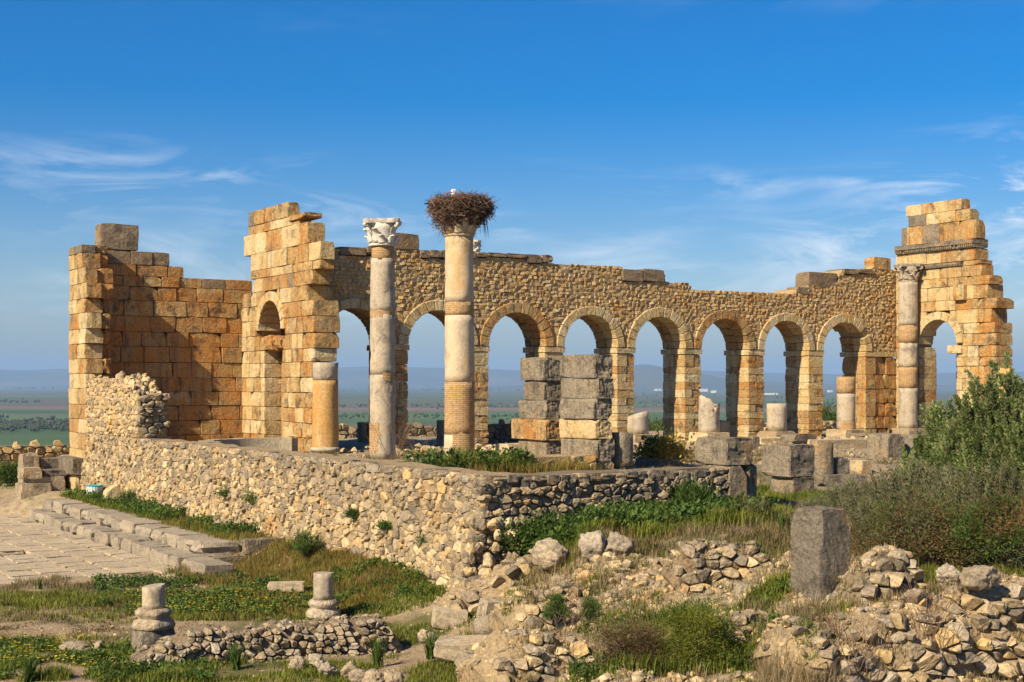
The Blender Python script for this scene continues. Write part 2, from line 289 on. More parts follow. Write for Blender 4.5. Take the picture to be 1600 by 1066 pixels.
def nz(x, y, z): return noise.noise(Vector((x, y, z)))
_ub = {}
GRID = [-0.5, -0.475, -0.17, 0.17, 0.475, 0.5]
def ublock(mat, rough, var):
    """unit ashlar block with worn arrises; rough > 0 breaks its faces up"""
    k = (mat, rough, var)
    if k in _ub: return _ub[k]
    G_ = GRID if rough < 3 else [-0.5, -0.48] + [-0.48 + 0.96 * i / 11 for i in range(1, 11)] + [0.48, 0.5]
    bm = bmesh.new(); n = len(G_); vid = {}
    sd = var * 7.3 + rough * 31
    amp = (0.012, 0.034, 0.078, 0.02)[rough]; wear = (0.011, 0.024, 0.042, 0.022)[rough]
    rc = random.Random(var * 13 + rough * 101 + 7); cuts = []
    for _ in range((2, 6, 9, 9)[rough]):
        if rc.random() < 0.55: n_ = Vector([rc.choice((-1, 1)) for _ in range(3)]); lo_, hi_ = ((0.80, 0.86), (0.70, 0.83), (0.60, 0.78), (0.68, 0.82))[rough]
        else:
            n_ = Vector([rc.choice((-1, 1)) for _ in range(3)]); n_[rc.randrange(3)] = 0; lo_, hi_ = ((0.68, 0.70), (0.655, 0.70), (0.58, 0.68), (0.64, 0.70))[rough]
        n_ = (n_.normalized() + Vector([rc.uniform(-.16, .16) for _ in range(3)])).normalized(); cuts.append((n_, rc.uniform(lo_, hi_)))
    def vert(i, j, kk):
        if (i, j, kk) in vid: return vid[(i, j, kk)]
        p = Vector((G_[i], G_[j], G_[kk]))
        ex = [abs(abs(c) - 0.5) < 1e-6 for c in p]
        d = nz(p.x * 2.2 + sd, p.y * 2.2, p.z * 2.2) * amp + nz(p.x * 5 + sd, p.y * 5, p.z * 5 + 9) * amp * 0.6
        q = p.copy()
        if rough == 3 and p.y < -0.49:
            hk = abs(nz(p.x * 5 + sd, 1, p.z * 6)) * 0.03 + abs(nz(p.x * 11 + sd, 4, p.z * 14)) * 0.022; q.y += hk * min(1, 8 * min(0.5 - abs(p.x), 0.5 - abs(p.z)) + 0.25)
        for c in range(3):
            if ex[c]: q[c] += math.copysign(1, p[c]) * d
        if sum(ex) >= 2:
            w = wear * (1.0 + 0.9 * nz(p.x * 3 + sd, p.y * 3 + 5, p.z * 3))
            if sum(ex) == 3: w *= 1.6 + 7.0 * max(0, nz(p.x * 9 + sd, p.y * 9, p.z * 9))
            for c in range(3):
                if ex[c]: q[c] -= math.copysign(1, p[c]) * w
        for (n_, d_) in cuts:                      # knocked-off corners and arrises
            e_ = q.dot(n_) - d_
            if e_ > 0: q -= n_ * e_
        vid[(i, j, kk)] = bm.verts.new(q); return vid[(i, j, kk)]
    for ax in range(3):
        for s in (0, n - 1):
            for i in range(n - 1):
                for j in range(n - 1):
                    c = []
                    for (u, v) in ((i, j), (i + 1, j), (i + 1, j + 1), (i, j + 1)):
                        t = [0, 0, 0]; t[ax] = s; t[(ax + 1) % 3] = u; t[(ax + 2) % 3] = v; c.append(vert(*t))
                    if s == 0: c.reverse()
                    f = bm.faces.new(c); f.smooth = False
    me = bpy.data.meshes.new('block'); bm.to_mesh(me); bm.free(); me.materials.append(MATS[mat]); _ub[k] = me; return me
def block(R, a0, a1, b0, b1, z0, z1, mat='ashlar', rough=0, name='block', jit=0.012, gap=0.008, tilt=0.0):
    j = lambda: RND.uniform(-jit, jit)
    c = R.l((a0 + a1) / 2 + j(), (b0 + b1) / 2 + j(), (z0 + z1) / 2)
    fl = RND.choice(((1, 1), (-1, -1))) if rough < 3 else (1, 1)
    o = link(name, ublock(mat, rough, RND.randrange(6)), R.root, c, (RND.uniform(-tilt, tilt), RND.uniform(-tilt, tilt), (0 if fl[0] > 0 else math.pi) + RND.uniform(-1, 1) * (0.006 + tilt)),
             (a1 - a0 - gap, b1 - b0 - gap, z1 - z0 - gap))
    return o
def loose_block(name, label, cat, x, y, z, dims, rz, mat='block_grey', rough=1, tilt=(0, 0), group=None):
    """a single stone lying about, its own thing: x, y, z is the middle of its foot"""
    o = link(name, ublock(mat, rough, RND.randrange(6)), None, (x, y, z + dims[2] / 2), (tilt[0], tilt[1], rz), dims)
    return tag(o, label, cat, group)

# ---- rubble masonry: every stone a Voronoi cell of a jittered, roughly coursed field
def cells(u0, u1, v0, v1, w, h, jit=0.42, seed=0, keep=None, vary=0.5):
    """power-diagram cells (mixed stone sizes) of a roughly coursed field of points, aspect w : h"""
    r = random.Random(seed); pts = []; asp = w / h; U0, U1 = u0 / asp, u1 / asp; v = v0 - h * 0.4
    while v < v1 + h:
        hh = h * r.uniform(0.75, 1.3); u = U0 - h * r.uniform(0, 1)
        while u < U1 + h:
            ww = h * r.uniform(0.5, 1.55); pts.append((u + ww / 2, v + hh / 2 + r.uniform(-1, 1) * jit * h, (h * vary * (r.random() ** 1.5 if vary < 0.8 else 1.45 * r.random() ** 4)) ** 2)); u += ww
        v += hh
    cs = h * 2.4; grid = {}
    for i, p in enumerate(pts): grid.setdefault((int(p[0] // cs), int(p[1] // cs)), []).append(i)
    out = []
    for i, (x, y, wi) in enumerate(pts):
        if not (U0 < x < U1 and v0 < y < v1): continue
        if keep and not keep(x * asp, y): continue
        e = 1.7 * h; poly = [(max(U0, x - e), max(v0, y - e)), (min(U1, x + e), max(v0, y - e)), (min(U1, x + e), min(v1, y + e)), (max(U0, x - e), min(v1, y + e))]
        gx, gy = int(x // cs), int(y // cs)
        for jn in [q for ax in (-1, 0, 1) for ay in (-1, 0, 1) for q in grid.get((gx + ax, gy + ay), ())]:
            if jn == i: continue
            qx, qy, wj = pts[jn]; dx, dy = qx - x, qy - y
            lim = (x + qx) / 2 * dx + (y + qy) / 2 * dy + (wi - wj) / 2
            ds = [p_[0] * dx + p_[1] * dy - lim for p_ in poly]
            if max(ds) <= 0: continue
            cut = []; m = len(poly)
            for k in range(m):
                d0, d1 = ds[k], ds[(k + 1) % m]; p0, p1 = poly[k], poly[(k + 1) % m]
                if d0 <= 0: cut.append(p0)
                if (d0 < 0 < d1) or (d1 < 0 < d0):
                    t = d0 / (d0 - d1); cut.append((p0[0] + t * (p1[0] - p0[0]), p0[1] + t * (p1[1] - p0[1])))
            poly = cut
            if len(poly) < 3: break
        if len(poly) >= 3: out.append([(q[0] * asp, q[1]) for q in poly])
    return out
def stone_geo(poly, prot, r, shrink=0.93, tl=0.3):
    """a cell made into a stone: returns verts (u, v, d) about its centroid, faces, centroid"""
    cx = sum(p[0] for p in poly) / len(poly); cy = sum(p[1] for p in poly) / len(poly)
    q = [((p[0] - cx) * shrink, (p[1] - cy) * shrink) for p in poly]
    c = []
    for k in range(len(q)):                       # knock the corners off
        p0, p1 = q[k], q[(k + 1) % len(q)]
        t = r.uniform(0.07, 0.2)
        c.append((p0[0] * (1 - t) + p1[0] * t, p0[1] * (1 - t) + p1[1] * t)); c.append((p0[0] * t + p1[0] * (1 - t), p0[1] * t + p1[1] * (1 - t)))
    n = len(c); vs = []; fs = []
    tx, ty = r.uniform(-tl, tl), r.uniform(-tl, tl)
    for (s, d) in ((1.0, -0.06), (1.0, prot * 0.55), (0.8, prot * 0.95)):
        for (x, y) in c:
            dd = d if d < 0 else d + (x * tx + y * ty) * (d / prot) + r.uniform(-0.12, 0.12) * prot
            k = s * r.uniform(0.95, 1.04); vs.append((x * k, y * k, dd))
    vs.append((r.uniform(-0.1, 0.1) * prot, 0, prot * r.uniform(0.92, 1.12)))
    for g in range(2):
        for k in range(n): fs.append((g * n + k, g * n + (k + 1) % n, (g + 1) * n + (k + 1) % n, (g + 1) * n + k))
    for k in range(n): fs.append((2 * n + k, 2 * n + (k + 1) % n, 3 * n))
    return vs, fs, (cx, cy)
def rubble(R, plane, c, u0, u1, v0, v1, w, h, mat, seed=1, keep=None, parts=280, prot=0.07, shrink=0.93, sgn=-1, lean=None, mats=None, jit=0.42, vary=0.5, drop=0.0, matf=None):
    """stones on a face of the wall thing R. plane 'a': face at a = c looking along -a (u = b); 'b': face at b = c looking along -b (u = a)"""
    r = random.Random(seed * 101 + 3)
    ps = cells(u0, u1, v0, v1, w, h, jit, seed, keep, vary)
    items = []
    for poly in ps:
        if r.random() < drop: continue
        vs, fs, (cu, cv) = stone_geo(poly, prot * r.uniform(0.45, 1.4), r, shrink)
        ar = 0.0
        for k in range(len(poly)): ar += poly[k][0] * poly[(k + 1) % len(poly)][1] - poly[k][1] * poly[(k + 1) % len(poly)][0]
        dep = (W(c, cu).y if plane == 'a' else W(cu, c).y)
        items.append((abs(ar) / dep ** 2, vs, fs, cu, cv))
    items.sort(key=lambda t: -t[0])
    rests = {}
    for i, (sz, vs, fs, cu, cv) in enumerate(items):
        mt = matf(cu, cv, r) if matf else (r.choice(mats) if mats else mat); rest = rests.setdefault(mt, MB())
        ln = lean(cu, cv) if lean else 0.0
        if plane == 'a': base = R.l(c - ln, cu, cv); conv = [(sgn * d, x, y) for (x, y, d) in vs]; flip = (sgn < 0)
        else: base = R.l(cu, c - ln, cv); conv = [(x, sgn * d, y) for (x, y, d) in vs]; flip = False
        if plane == 'b' and sgn > 0: flip = True
        if plane == 'a': flip = not (sgn > 0)
        ff = [tuple(reversed(f)) for f in fs] if flip else fs
        if i < parts:
            m = MB(); m.add(conv, ff); link('stone', m.mesh('stone', mt, False), R.root, base)
        else:
            rest.add([(p[0] + base[0], p[1] + base[1], p[2] + base[2]) for p in conv], ff, r.random())
    for mt, rest in rests.items():
        if rest.v: tag(link('small_stones', rest.mesh('small_stones', mt, False, True), R.root), kind='stuff')
def strip_core(R, plane, us, bot, top, c0, c1, mat, name='wall_core', topmat=None, bump=0.0):
    """solid body of a wall between the faces c0 and c1, from bot(u) to top(u)"""
    m = MB(); g = []
    for u in us:
        row = []
        for (c, z) in ((c0, bot(u)), (c0, top(u) + bump * nz(u * 1.7, c0, 0)), (c1, top(u) + bump * nz(u * 1.7, c1, 4)), (c1, bot(u))):
            row.append(R.l(c, u, z) if plane == 'a' else R.l(u, c, z))
        g.append(row)
    vs = [p for row in g for p in row]; fs = []
    for i in range(len(us) - 1):
        for k in range(4): fs.append((i * 4 + k, (i + 1) * 4 + k, (i + 1) * 4 + (k + 1) % 4, i * 4 + (k + 1) % 4))
    e = (len(us) - 1) * 4; fs.append((0, 1, 2, 3)); fs.append((e + 3, e + 2, e + 1, e))
    if plane == 'b': fs = [tuple(reversed(f)) for f in fs]
    m.add(vs, fs); me = m.mesh(name, mat, False)
    if topmat:
        me.materials.append(MATS[topmat])
        for p in me.polygons:
            if p.normal.z > 0.6: p.material_index = 1
    return link(name, me, R.root)
def frange(a, b, s):
    n = max(1, int(round((b - a) / s))); return [a + (b - a) * i / n for i in range(n + 1)]
_vs = {}
def voussoir_mesh(mat, r0, r1, t0, t1, d, ring_plane, var):
    k = (mat, r0, r1, round(t0, 3), round(t1, 3), d, ring_plane, var)
    if k in _vs: return _vs[k]
    bm = bmesh.new(); vs = []
    for (rr, t) in ((r0, t0), (r1, t0), (r1, (t0 + t1) / 2), (r1, t1), (r0, t1), (r0, (t0 + t1) / 2)):
        u, z = rr * math.cos(t), rr * math.sin(t)
        for dd in (0, d): vs.append(bm.verts.new((u, dd, z) if ring_plane == 'b' else (dd, u, z)))
    n = 6
    bm.faces.new([vs[2 * i] for i in range(n)]); bm.faces.new([vs[2 * i + 1] for i in reversed(range(n))])
    for i in range(n): bm.faces.new((vs[2 * i], vs[2 * i + 1], vs[2 * ((i + 1) % n) + 1], vs[2 * ((i + 1) % n)]))
    bmesh.ops.recalc_face_normals(bm, faces=bm.faces)
    bmesh.ops.bevel(bm, geom=[e for e in bm.edges if e.calc_face_angle(0) > 0.5], offset=0.022, segments=1, affect='EDGES')
    for v in bm.verts:
        n_ = nz(v.co.x * 3 + var, v.co.y * 3, v.co.z * 3 + t0 * 5) * 0.018; v.co *= 1 + n_ * 0.6; v.co.y += n_
    me = bpy.data.meshes.new('voussoir'); bm.to_mesh(me); bm.free(); me.materials.append(MATS[mat]); _vs[k] = me; return me
def arch_ring(R, plane, uc, c, zs, r0, r1, n, d, mat, skip=(), var=0, thk=None):
    for k in range(n):
        if k in skip: continue
        g = 0.006; t0, t1 = math.pi * k / n + g, math.pi * (k + 1) / n - g
        rr = r1 + (thk[k % len(thk)] if thk else 0)
        link('voussoir', voussoir_mesh(mat, r0, rr, t0, t1, d, plane, var), R.root, R.l(uc, c, zs) if plane == 'b' else R.l(c, uc, zs))
def lathe(prof, n=28, amp=0.006, seed=0.0, top=None, close=True, fr=1.5):
    """a turned shape with worn surface; top(ang) lowers the last ring for a broken head; uv = metres round and up"""
    m = MB()
    for i, (r, z) in enumerate(prof):
        for k in range(n):
            t = 2 * math.pi * k / n; x, y = math.cos(t), math.sin(t)
            rr = r + amp * (nz(x * fr + seed, y * fr, z * fr) + 0.6 * nz(x * 4 + seed, y * 4, z * 4))
            ch = nz(x * 2.4 + seed * 3, y * 2.4, z * 2.2 + 11); rr -= max(0, ch - 0.34) * amp * 6
            zz = z - (top(t, r) if top and i >= len(prof) - 2 else 0)
            m.v.append((rr * x, rr * y, zz))
    for i in range(len(prof) - 1):
        for k in range(n): m.f.append((i * n + k, i * n + (k + 1) % n, (i + 1) * n + (k + 1) % n, (i + 1) * n + k)); m.t.append(0)
    if close:
        e = (len(prof) - 1) * n; m.f.append(tuple(e + k for k in range(n))); m.t.append(0)
        m.f.append(tuple(reversed(range(n)))); m.t.append(0)
    return m
def shade_flat_caps(me):
    for p in me.polygons:
        if len(p.vertices) > 8: p.use_smooth = False
def rings(r0, r1, z0, z1, n, bulge=0.0):
    return [(r0 + (r1 - r0) * i / n + bulge * math.sin(math.pi * i / n), z0 + (z1 - z0) * i / n) for i in range(n + 1)]
def lathe_mesh(name, mat, m, uvn=None):
    me = m.mesh(name, mat); shade_flat_caps(me)
    if uvn:
        uv = me.uv_layers.new(name='UVMap')
        for p in me.polygons:
            ks = [(me.loops[li].vertex_index % uvn) for li in p.loop_indices]
            wrap = max(ks) - min(ks) > uvn / 2
            for li, k in zip(p.loop_indices, ks):
                vi = me.loops[li].vertex_index; co = me.vertices[vi].co; r = max(0.05, math.hypot(co.x, co.y))
                kk = k + uvn if (wrap and k < uvn / 2) else k
                uv.data[li].uv = (kk / uvn * 2 * math.pi * 0.42, co.z)
    return me
def boulder_mesh(mat, seed, sub=3, rough=0.25, flat=1.0):
    bm = bmesh.new(); bmesh.ops.create_icosphere(bm, subdivisions=sub, radius=0.5)
    for v in bm.verts:
        d = v.co.normalized()
        # facets: clip against a few random planes, then wear
        s = 0.5
        r = random.Random(seed)
        for k in range(11):
            n_ = Vector((r.uniform(-1, 1), r.uniform(-1, 1), r.uniform(-1, 1))).normalized(); h = r.uniform(0.27, 0.44)
            dd = d.dot(n_)
            if dd > 0.05: s = min(s, h / dd)
        s *= 1 + rough * 0.35 * nz(d.x * 3 + seed, d.y * 3, d.z * 3) + rough * 0.2 * nz(d.x * 8 + seed, d.y * 8, d.z * 8)
        v.co = d * s
    for f in bm.faces: f.smooth = sub > 3
    me = bpy.data.meshes.new('boulder'); bm.to_mesh(me); bm.free(); me.materials.append(MATS[mat]); return me
_bl = {}
def boulder_pool(mat, k, sub=2):
    if (mat, k, sub) not in _bl: _bl[(mat, k, sub)] = boulder_mesh(mat, k * 17 + 5, sub)
    return _bl[(mat, k, sub)]
# ================================================================== terrain
def lerp(a, b, t): return a + (b - a) * t
def ss(x, a, b):
    t = min(1, max(0, (x - a) / (b - a))); return t * t * (3 - 2 * t)
def interp(x, xs, ys):
    if x <= xs[0]: return ys[0]
    for i in range(len(xs) - 1):
        if x <= xs[i + 1]: return lerp(ys[i], ys[i + 1], (x - xs[i]) / (xs[i + 1] - xs[i]))
    return ys[-1]
def ground_z(x, y, fine=True):
    a, b = toab(x, y)
    near = lerp(-0.6, 0.0, ss(a, lerp(11.9, 13.0, ss(b, 27, 33)), 14.3)); terr = lerp(-0.80, 0.0, ss(a, 12.5, 12.9))
    zl = lerp(near, terr, ss(b, 34.75, 35.2))
    if b > 55: zl = lerp(zl, -0.35, ss(b, 55, 57))
    za = interp(y, [16, 19.0, 22, 24, 30], [-0.5, 0.0, 0.5, 0.95, 1.12])
    yf = 18.7 + (x - 3.75) * 0.41; zb = interp(y, [16, yf + 0.3, yf + 1.4, 22.5, 30], [-0.5, -0.1, 0.8, 1.0, 1.12])
    zr = lerp(za, zb, ss(x, 2.9, 4.2))
    z = lerp(zl, zr, ss(x, -0.7, 1.7) * ss(a, 8.0, 11.0)) if b < 25.2 else zl
    tin = ss(a, 14.55, 15.15) * ss(b, 24.72, 25.2)
    zin = lerp(1.12, 1.55, max(ss(b, 29.5, 32.0), 1 - ss(a, 21.2, 22.2)))
    z = lerp(z, zin, tin)
    if fine:
        rk = ss(x, -0.5, 1.0) * (1 - ss(b, 22, 24.3))
        z += 0.05 * nz(x * 0.7, y * 0.7, 2) + 0.03 * nz(x * 2.1, y * 2.1, 5) + rk * (0.16 * nz(x * 1.1, y * 1.1, 8) + 0.10 * nz(x * 2.9, y * 2.9, 1))
    z -= 5.0 * ss(b, lerp(70, 60, ss(a, 10, 20)), 88) + 0.6 * ss(b, 56.5, 60) * (1 - ss(a, 14, 30))
    out = max(0, y - 96) * 0.42 + max(0, abs(x) - 62) * 0.3
    return z - min(out, 60)
def grid_axis(lo, fl, fh, hi, fine, coarse):
    r = []; v = lo
    while v < fl: r.append(v); v += coarse
    v = fl
    while v < fh: r.append(v); v += fine
    while v < hi: r.append(v); v += coarse
    r.append(hi); return r
def build_ground():
    xs = grid_axis(-110, -17, 15, 130, 0.3, 3.0); ys = grid_axis(-20, 16, 58, 250, 0.3, 3.0)
    vs = [(x, y, ground_z(x, y)) for y in ys for x in xs]; n = len(xs)
    fs = [(j * n + i, j * n + i + 1, (j + 1) * n + i + 1, (j + 1) * n + i) for j in range(len(ys) - 1) for i in range(n - 1)]
    m = MB(); m.v = vs; m.f = fs; m.t = [0] * len(fs)
    me = m.mesh('ground', 'ground_earth')
    at = me.attributes.new('rocky', 'FLOAT', 'POINT')
    vals = []
    for (x, y, z) in vs:
        a, b = toab(x, y)
        k = ss(x, -0.9, 0.6) * (1 - ss(b, 20.5, 22.5)) * 0.9
        k = max(k, ss(b, 52, 54) * (1 - ss(a, 13.5, 14.3)) * 0.7)          # sandy patch by the far steps
        k = max(k, ss(a, 15, 16) * ss(b, 25, 26) * 0.55)
        k = min(1, max(0, k + 0.5 * nz(x * 0.6, y * 0.6, 3) * (k > 0.05)))
        vals.append(k)
    at.data.foreach_set('value', vals)
    tag(link('ground', me), 'uneven earth, grass and rubble ground around the ruin', kind='structure')
build_ground()

def build_plain():
    m = MB(); xs = [-16000 + 1000 * i for i in range(33)]; ys = [120, 400, 800, 1500, 3000, 6000, 10000, 15000, 22000]
    n = len(xs); m.v = [(x, y, -36.0) for y in ys for x in xs]
    m.f = [(j * n + i, j * n + i + 1, (j + 1) * n + i + 1, (j + 1) * n + i) for j in range(len(ys) - 1) for i in range(n - 1)]; m.t = [0] * len(m.f)
    tag(link('plain', m.mesh('plain', 'fields')), 'wide farmed plain of green and brown strip fields', kind='structure')
build_plain()
def build_hills(name, label, y0, depth, prof, seed, x0=-9000, x1=9000):
    """a range of hills with real depth: heights above the plain by a profile over photo columns"""
    m = MB(); nx, ny = 150, 16
    for j in range(ny + 1):
        s = j / ny
        for i in range(nx + 1):
            x = x0 + (x1 - x0) * i / nx; y = y0 + depth * s
            px = 800 + x / (y0 + depth * 0.5) * FPX
            h = interp(px, [p[0] for p in prof], [p[1] for p in prof])
            h *= 1 + 0.28 * nz(x * 0.0007 + seed, y * 0.0007, 0) + 0.14 * nz(x * 0.0023 + seed, y * 0.0023, 3)
            m.v.append((x, y, -38 + h * math.sin(math.pi * s) ** 0.9))
    for j in range(ny):
        for i in range(nx): m.f.append((j * (nx + 1) + i, j * (nx + 1) + i + 1, (j + 1) * (nx + 1) + i + 1, (j + 1) * (nx + 1) + i)); m.t.append(0)
    tag(link(name, m.mesh(name, 'hill_scrub')), label, kind='structure')
build_hills('hills', 'long low blue range of hills on the horizon', 12500, 5000, [(-400, 170), (0, 195), (120, 180), (300, 190), (520, 205), (650, 215), (800, 195), (950, 190), (1010, 185), (1150, 160), (1300, 150), (1500, 165), (2000, 150)], 3.0)
build_hills('near_hill', 'nearer rounded blue hill seen through the arches', 8800, 2600, [(700, 6), (880, 45), (960, 120), (1010, 155), (1060, 130), (1130, 75), (1250, 48), (1400, 40), (1600, 20)], 8.0, -2500, 6000)

# ================================================================== the arcade: a wall of eight arches
AB, AT = 48.94, 1.5                       # front face and thickness
PER, OPW, A0, ZS, R0, R1 = 3.54, 2.64, 28.77, 5.5, 1.32, 1.73
ARCH = [A0 + PER * i + OPW / 2 for i in range(-2, 6)]
_prof = [(520, 386), (612, 387), (614, 387), (655, 390), (656, 391), (740, 392), (742, 394), (862, 399), (864, 412), (969, 415), (971, 421), (1037, 421), (1039, 441), (1077, 443), (1080, 453), (1150, 455), (1200, 457), (1240, 459), (1246, 450), (1262, 449), (1264, 446), (1308, 440), (1312, 432), (1316, 421), (1364, 420), (1412, 420)]
CAPS = [(530, 572, .30), (572, 614, .30), (656, 672, .30), (672, 690, .28), (690, 706, .30), (706, 724, .30), (724, 742, .28), (744, 762, .18), (762, 790, .16), (790, 822, .17), (822, 845, .34), (845, 862, .30), (971, 1004, .5), (1004, 1037, .52), (1317, 1340, .24), (1340, 1364, .22)]
_pa = [on_b(p, q, AB) for p, q in _prof]
_ca = [(on_b(p, 500, AB)[0], on_b(q, 500, AB)[0], h) for p, q, h in CAPS]
def arc_top(a): return interp(a, [p[0] for p in _pa], [p[1] for p in _pa])
def rub_top(a):
    t = arc_top(a)
    for (x0, x1, h) in _ca:
        if x0 <= a <= x1: return t - h
    return t
def arc_bot(a):
    for c in ARCH:
        d = abs(a - c)
        if d < R0 + 0.14: return ZS + math.sqrt((R0 + 0.14) ** 2 - d * d)
    return ZS - 0.02
def in_arch(a, z):
    for c in ARCH:
        if (a - c) ** 2 + (z - ZS) ** 2 < (R1 - 0.10) ** 2: return True
    return False
def build_arcade():
    R = Ruin('arcade_wall', 'long brown coursed stone wall pierced by eight round arches', 'wall', 36.5, AB, 1.3)
    us = frange(21.9, 51.9, 0.1)
    strip_core(R, 'b', us, arc_bot, lambda a: rub_top(a) - 0.03, AB, AB + AT, 'mortar', topmat='wall_top', bump=0.03)
    rubble(R, 'b', AB, 21.9, 51.1, ZS, 9.9, 0.21, 0.128, 'rubble_brown', seed=4, keep=lambda u, v: v < rub_top(u) - 0.05 and not in_arch(u, v), parts=290, prot=0.027, shrink=0.965, jit=0.1, vary=0.4)
    for (x0, x1, h) in _ca:
        t = arc_top((x0 + x1) / 2); block(R, x0, x1, AB - 0.1, AB + RND.uniform(0.7, 1.3), t - h, t, 'cap_stone', 1, 'capstone', tilt=0.01)
    for (p, q, y0, y1, d) in ((614, 655, 389, 366, .8), (1264, 1308, 448, 427, .9), (1246, 1264, 459, 449, .7), (1364, 1392, 421, 403, .6)):
        a0, z0 = on_b(p, y0, AB); a1, z1 = on_b(q, y1, AB); block(R, a0, a1, AB - 0.05, AB + d, z0, z1, 'cap_stone' if p != 1364 else 'ashlar', 1, 'capstone')
    # piers: two blocks to a course, jamb faces worked
    pz = [1.3]
    while pz[-1] < 5.0: pz.append(pz[-1] + RND.uniform(0.25, 0.36))
    pz[-1] = 5.27
    for i, c in enumerate(ARCH):
        p0, p1 = c + OPW / 2, c + PER - OPW / 2
        if i == len(ARCH) - 1: p1 = 51.12
        for k in range(len(pz) - 1):
            mid = AB + 0.75 + RND.uniform(-0.12, 0.12)
            if i == len(ARCH) - 1:
                sp = p0 + RND.uniform(0.55, 0.75); sp2 = sp + RND.uniform(0.5, 0.75)
                if k % 2 == 0:
                    zz = pz[min(k + 2, len(pz) - 1)]
                    block(R, p0, sp, AB - 0.06, AB + 0.9, pz[k], zz, 'ashlar', 0); block(R, p0 + 0.02, sp, AB + 0.9, AB + AT, pz[k], zz, 'ashlar', 1)
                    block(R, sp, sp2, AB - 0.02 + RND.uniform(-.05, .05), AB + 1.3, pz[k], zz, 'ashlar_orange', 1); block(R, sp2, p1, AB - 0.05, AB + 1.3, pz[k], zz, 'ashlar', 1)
            else:
                w = p1 - p0
                if RND.random() < 0.45:
                    s = p0 + w * RND.uniform(0.4, 0.65)
                    block(R, p0, s, AB - 0.05, mid, pz[k], pz[k + 1], RND.choice(('ashlar_cream', 'ashlar'))); block(R, s, p1, AB - 0.05 + RND.uniform(-.02, .03), mid, pz[k], pz[k + 1], 'ashlar', 1)
                else: block(R, p0, p1, AB - 0.05 + RND.uniform(-.02, .02), mid, pz[k], pz[k + 1], RND.choice(('ashlar_cream', 'ashlar')), RND.choice((0, 0, 0, 1)))
                block(R, p0 - RND.uniform(0, .02), p1 + RND.uniform(-.02, .02), mid, AB + AT, pz[k], pz[k + 1], RND.choice(('ashlar_cream', 'ashlar')))
        # impost mouldings
        block(R, p0 - 0.05, p1 + 0.05, AB - 0.08, AB + 0.78, 5.27, 5.5, 'ashlar_cream', 0, 'impost', jit=0.004)
        block(R, p0 - 0.09, p1 + 0.09, AB + 0.78, AB + AT + 0.05, 5.27, 5.5, 'ashlar_cream', 0, 'impost', jit=0.004)
    # upright beside the first arch stands in the cross wall; voussoirs
    for i, c in enumerate(ARCH):
        v = i % 3
        sk = () if i != 7 else (2,)
        thk = [RND.uniform(-0.03, 0.05) for _ in range(7)] if v == 0 else None
        for (t, lst) in ((0, range(13)),):
            arch_ring(R, 'b', c, AB - 0.10, ZS, R0, R1 if v else R1 - 0.04, 13 if v else 11, 0.82, 'ashlar_cream' if v != 2 else 'ashlar', skip=sk, var=v)
        arch_ring(R, 'b', c, AB + 0.73, ZS, R0 + 0.02, R1 - 0.06, 12, 0.80, 'ashlar', skip=sk, var=v + 5)
build_arcade()

# ================================================================== ashlar walls at the two ends
def split(lo, hi, wmin, wmax):
    out = [lo]; 
    while out[-1] < hi - wmin * 0.7:
        out.append(out[-1] + RND.uniform(wmin, wmax))
    if len(out) > 1 and out[-1] > hi: out.pop()
    if hi - out[-1] < wmin * 0.5 and len(out) > 1: out[-1] = hi
    else: out.append(hi)
    return out
def half_open(z0, z1, zs, hw, r1):
    """half width to leave free for an arched opening in the course z0..z1"""
    if z1 <= zs + 0.02: return hw
    if z0 >= zs + r1 - 0.03: return 0
    dz = max(0, z1 - zs); e = math.sqrt(max(0, r1 * r1 - dz * dz)) - 0.04
    d0 = max(0, z0 - zs); n = math.sqrt(max(0, hw * hw - d0 * d0)) + 0.05 if d0 < hw else 0
    return max(e, n, 0)

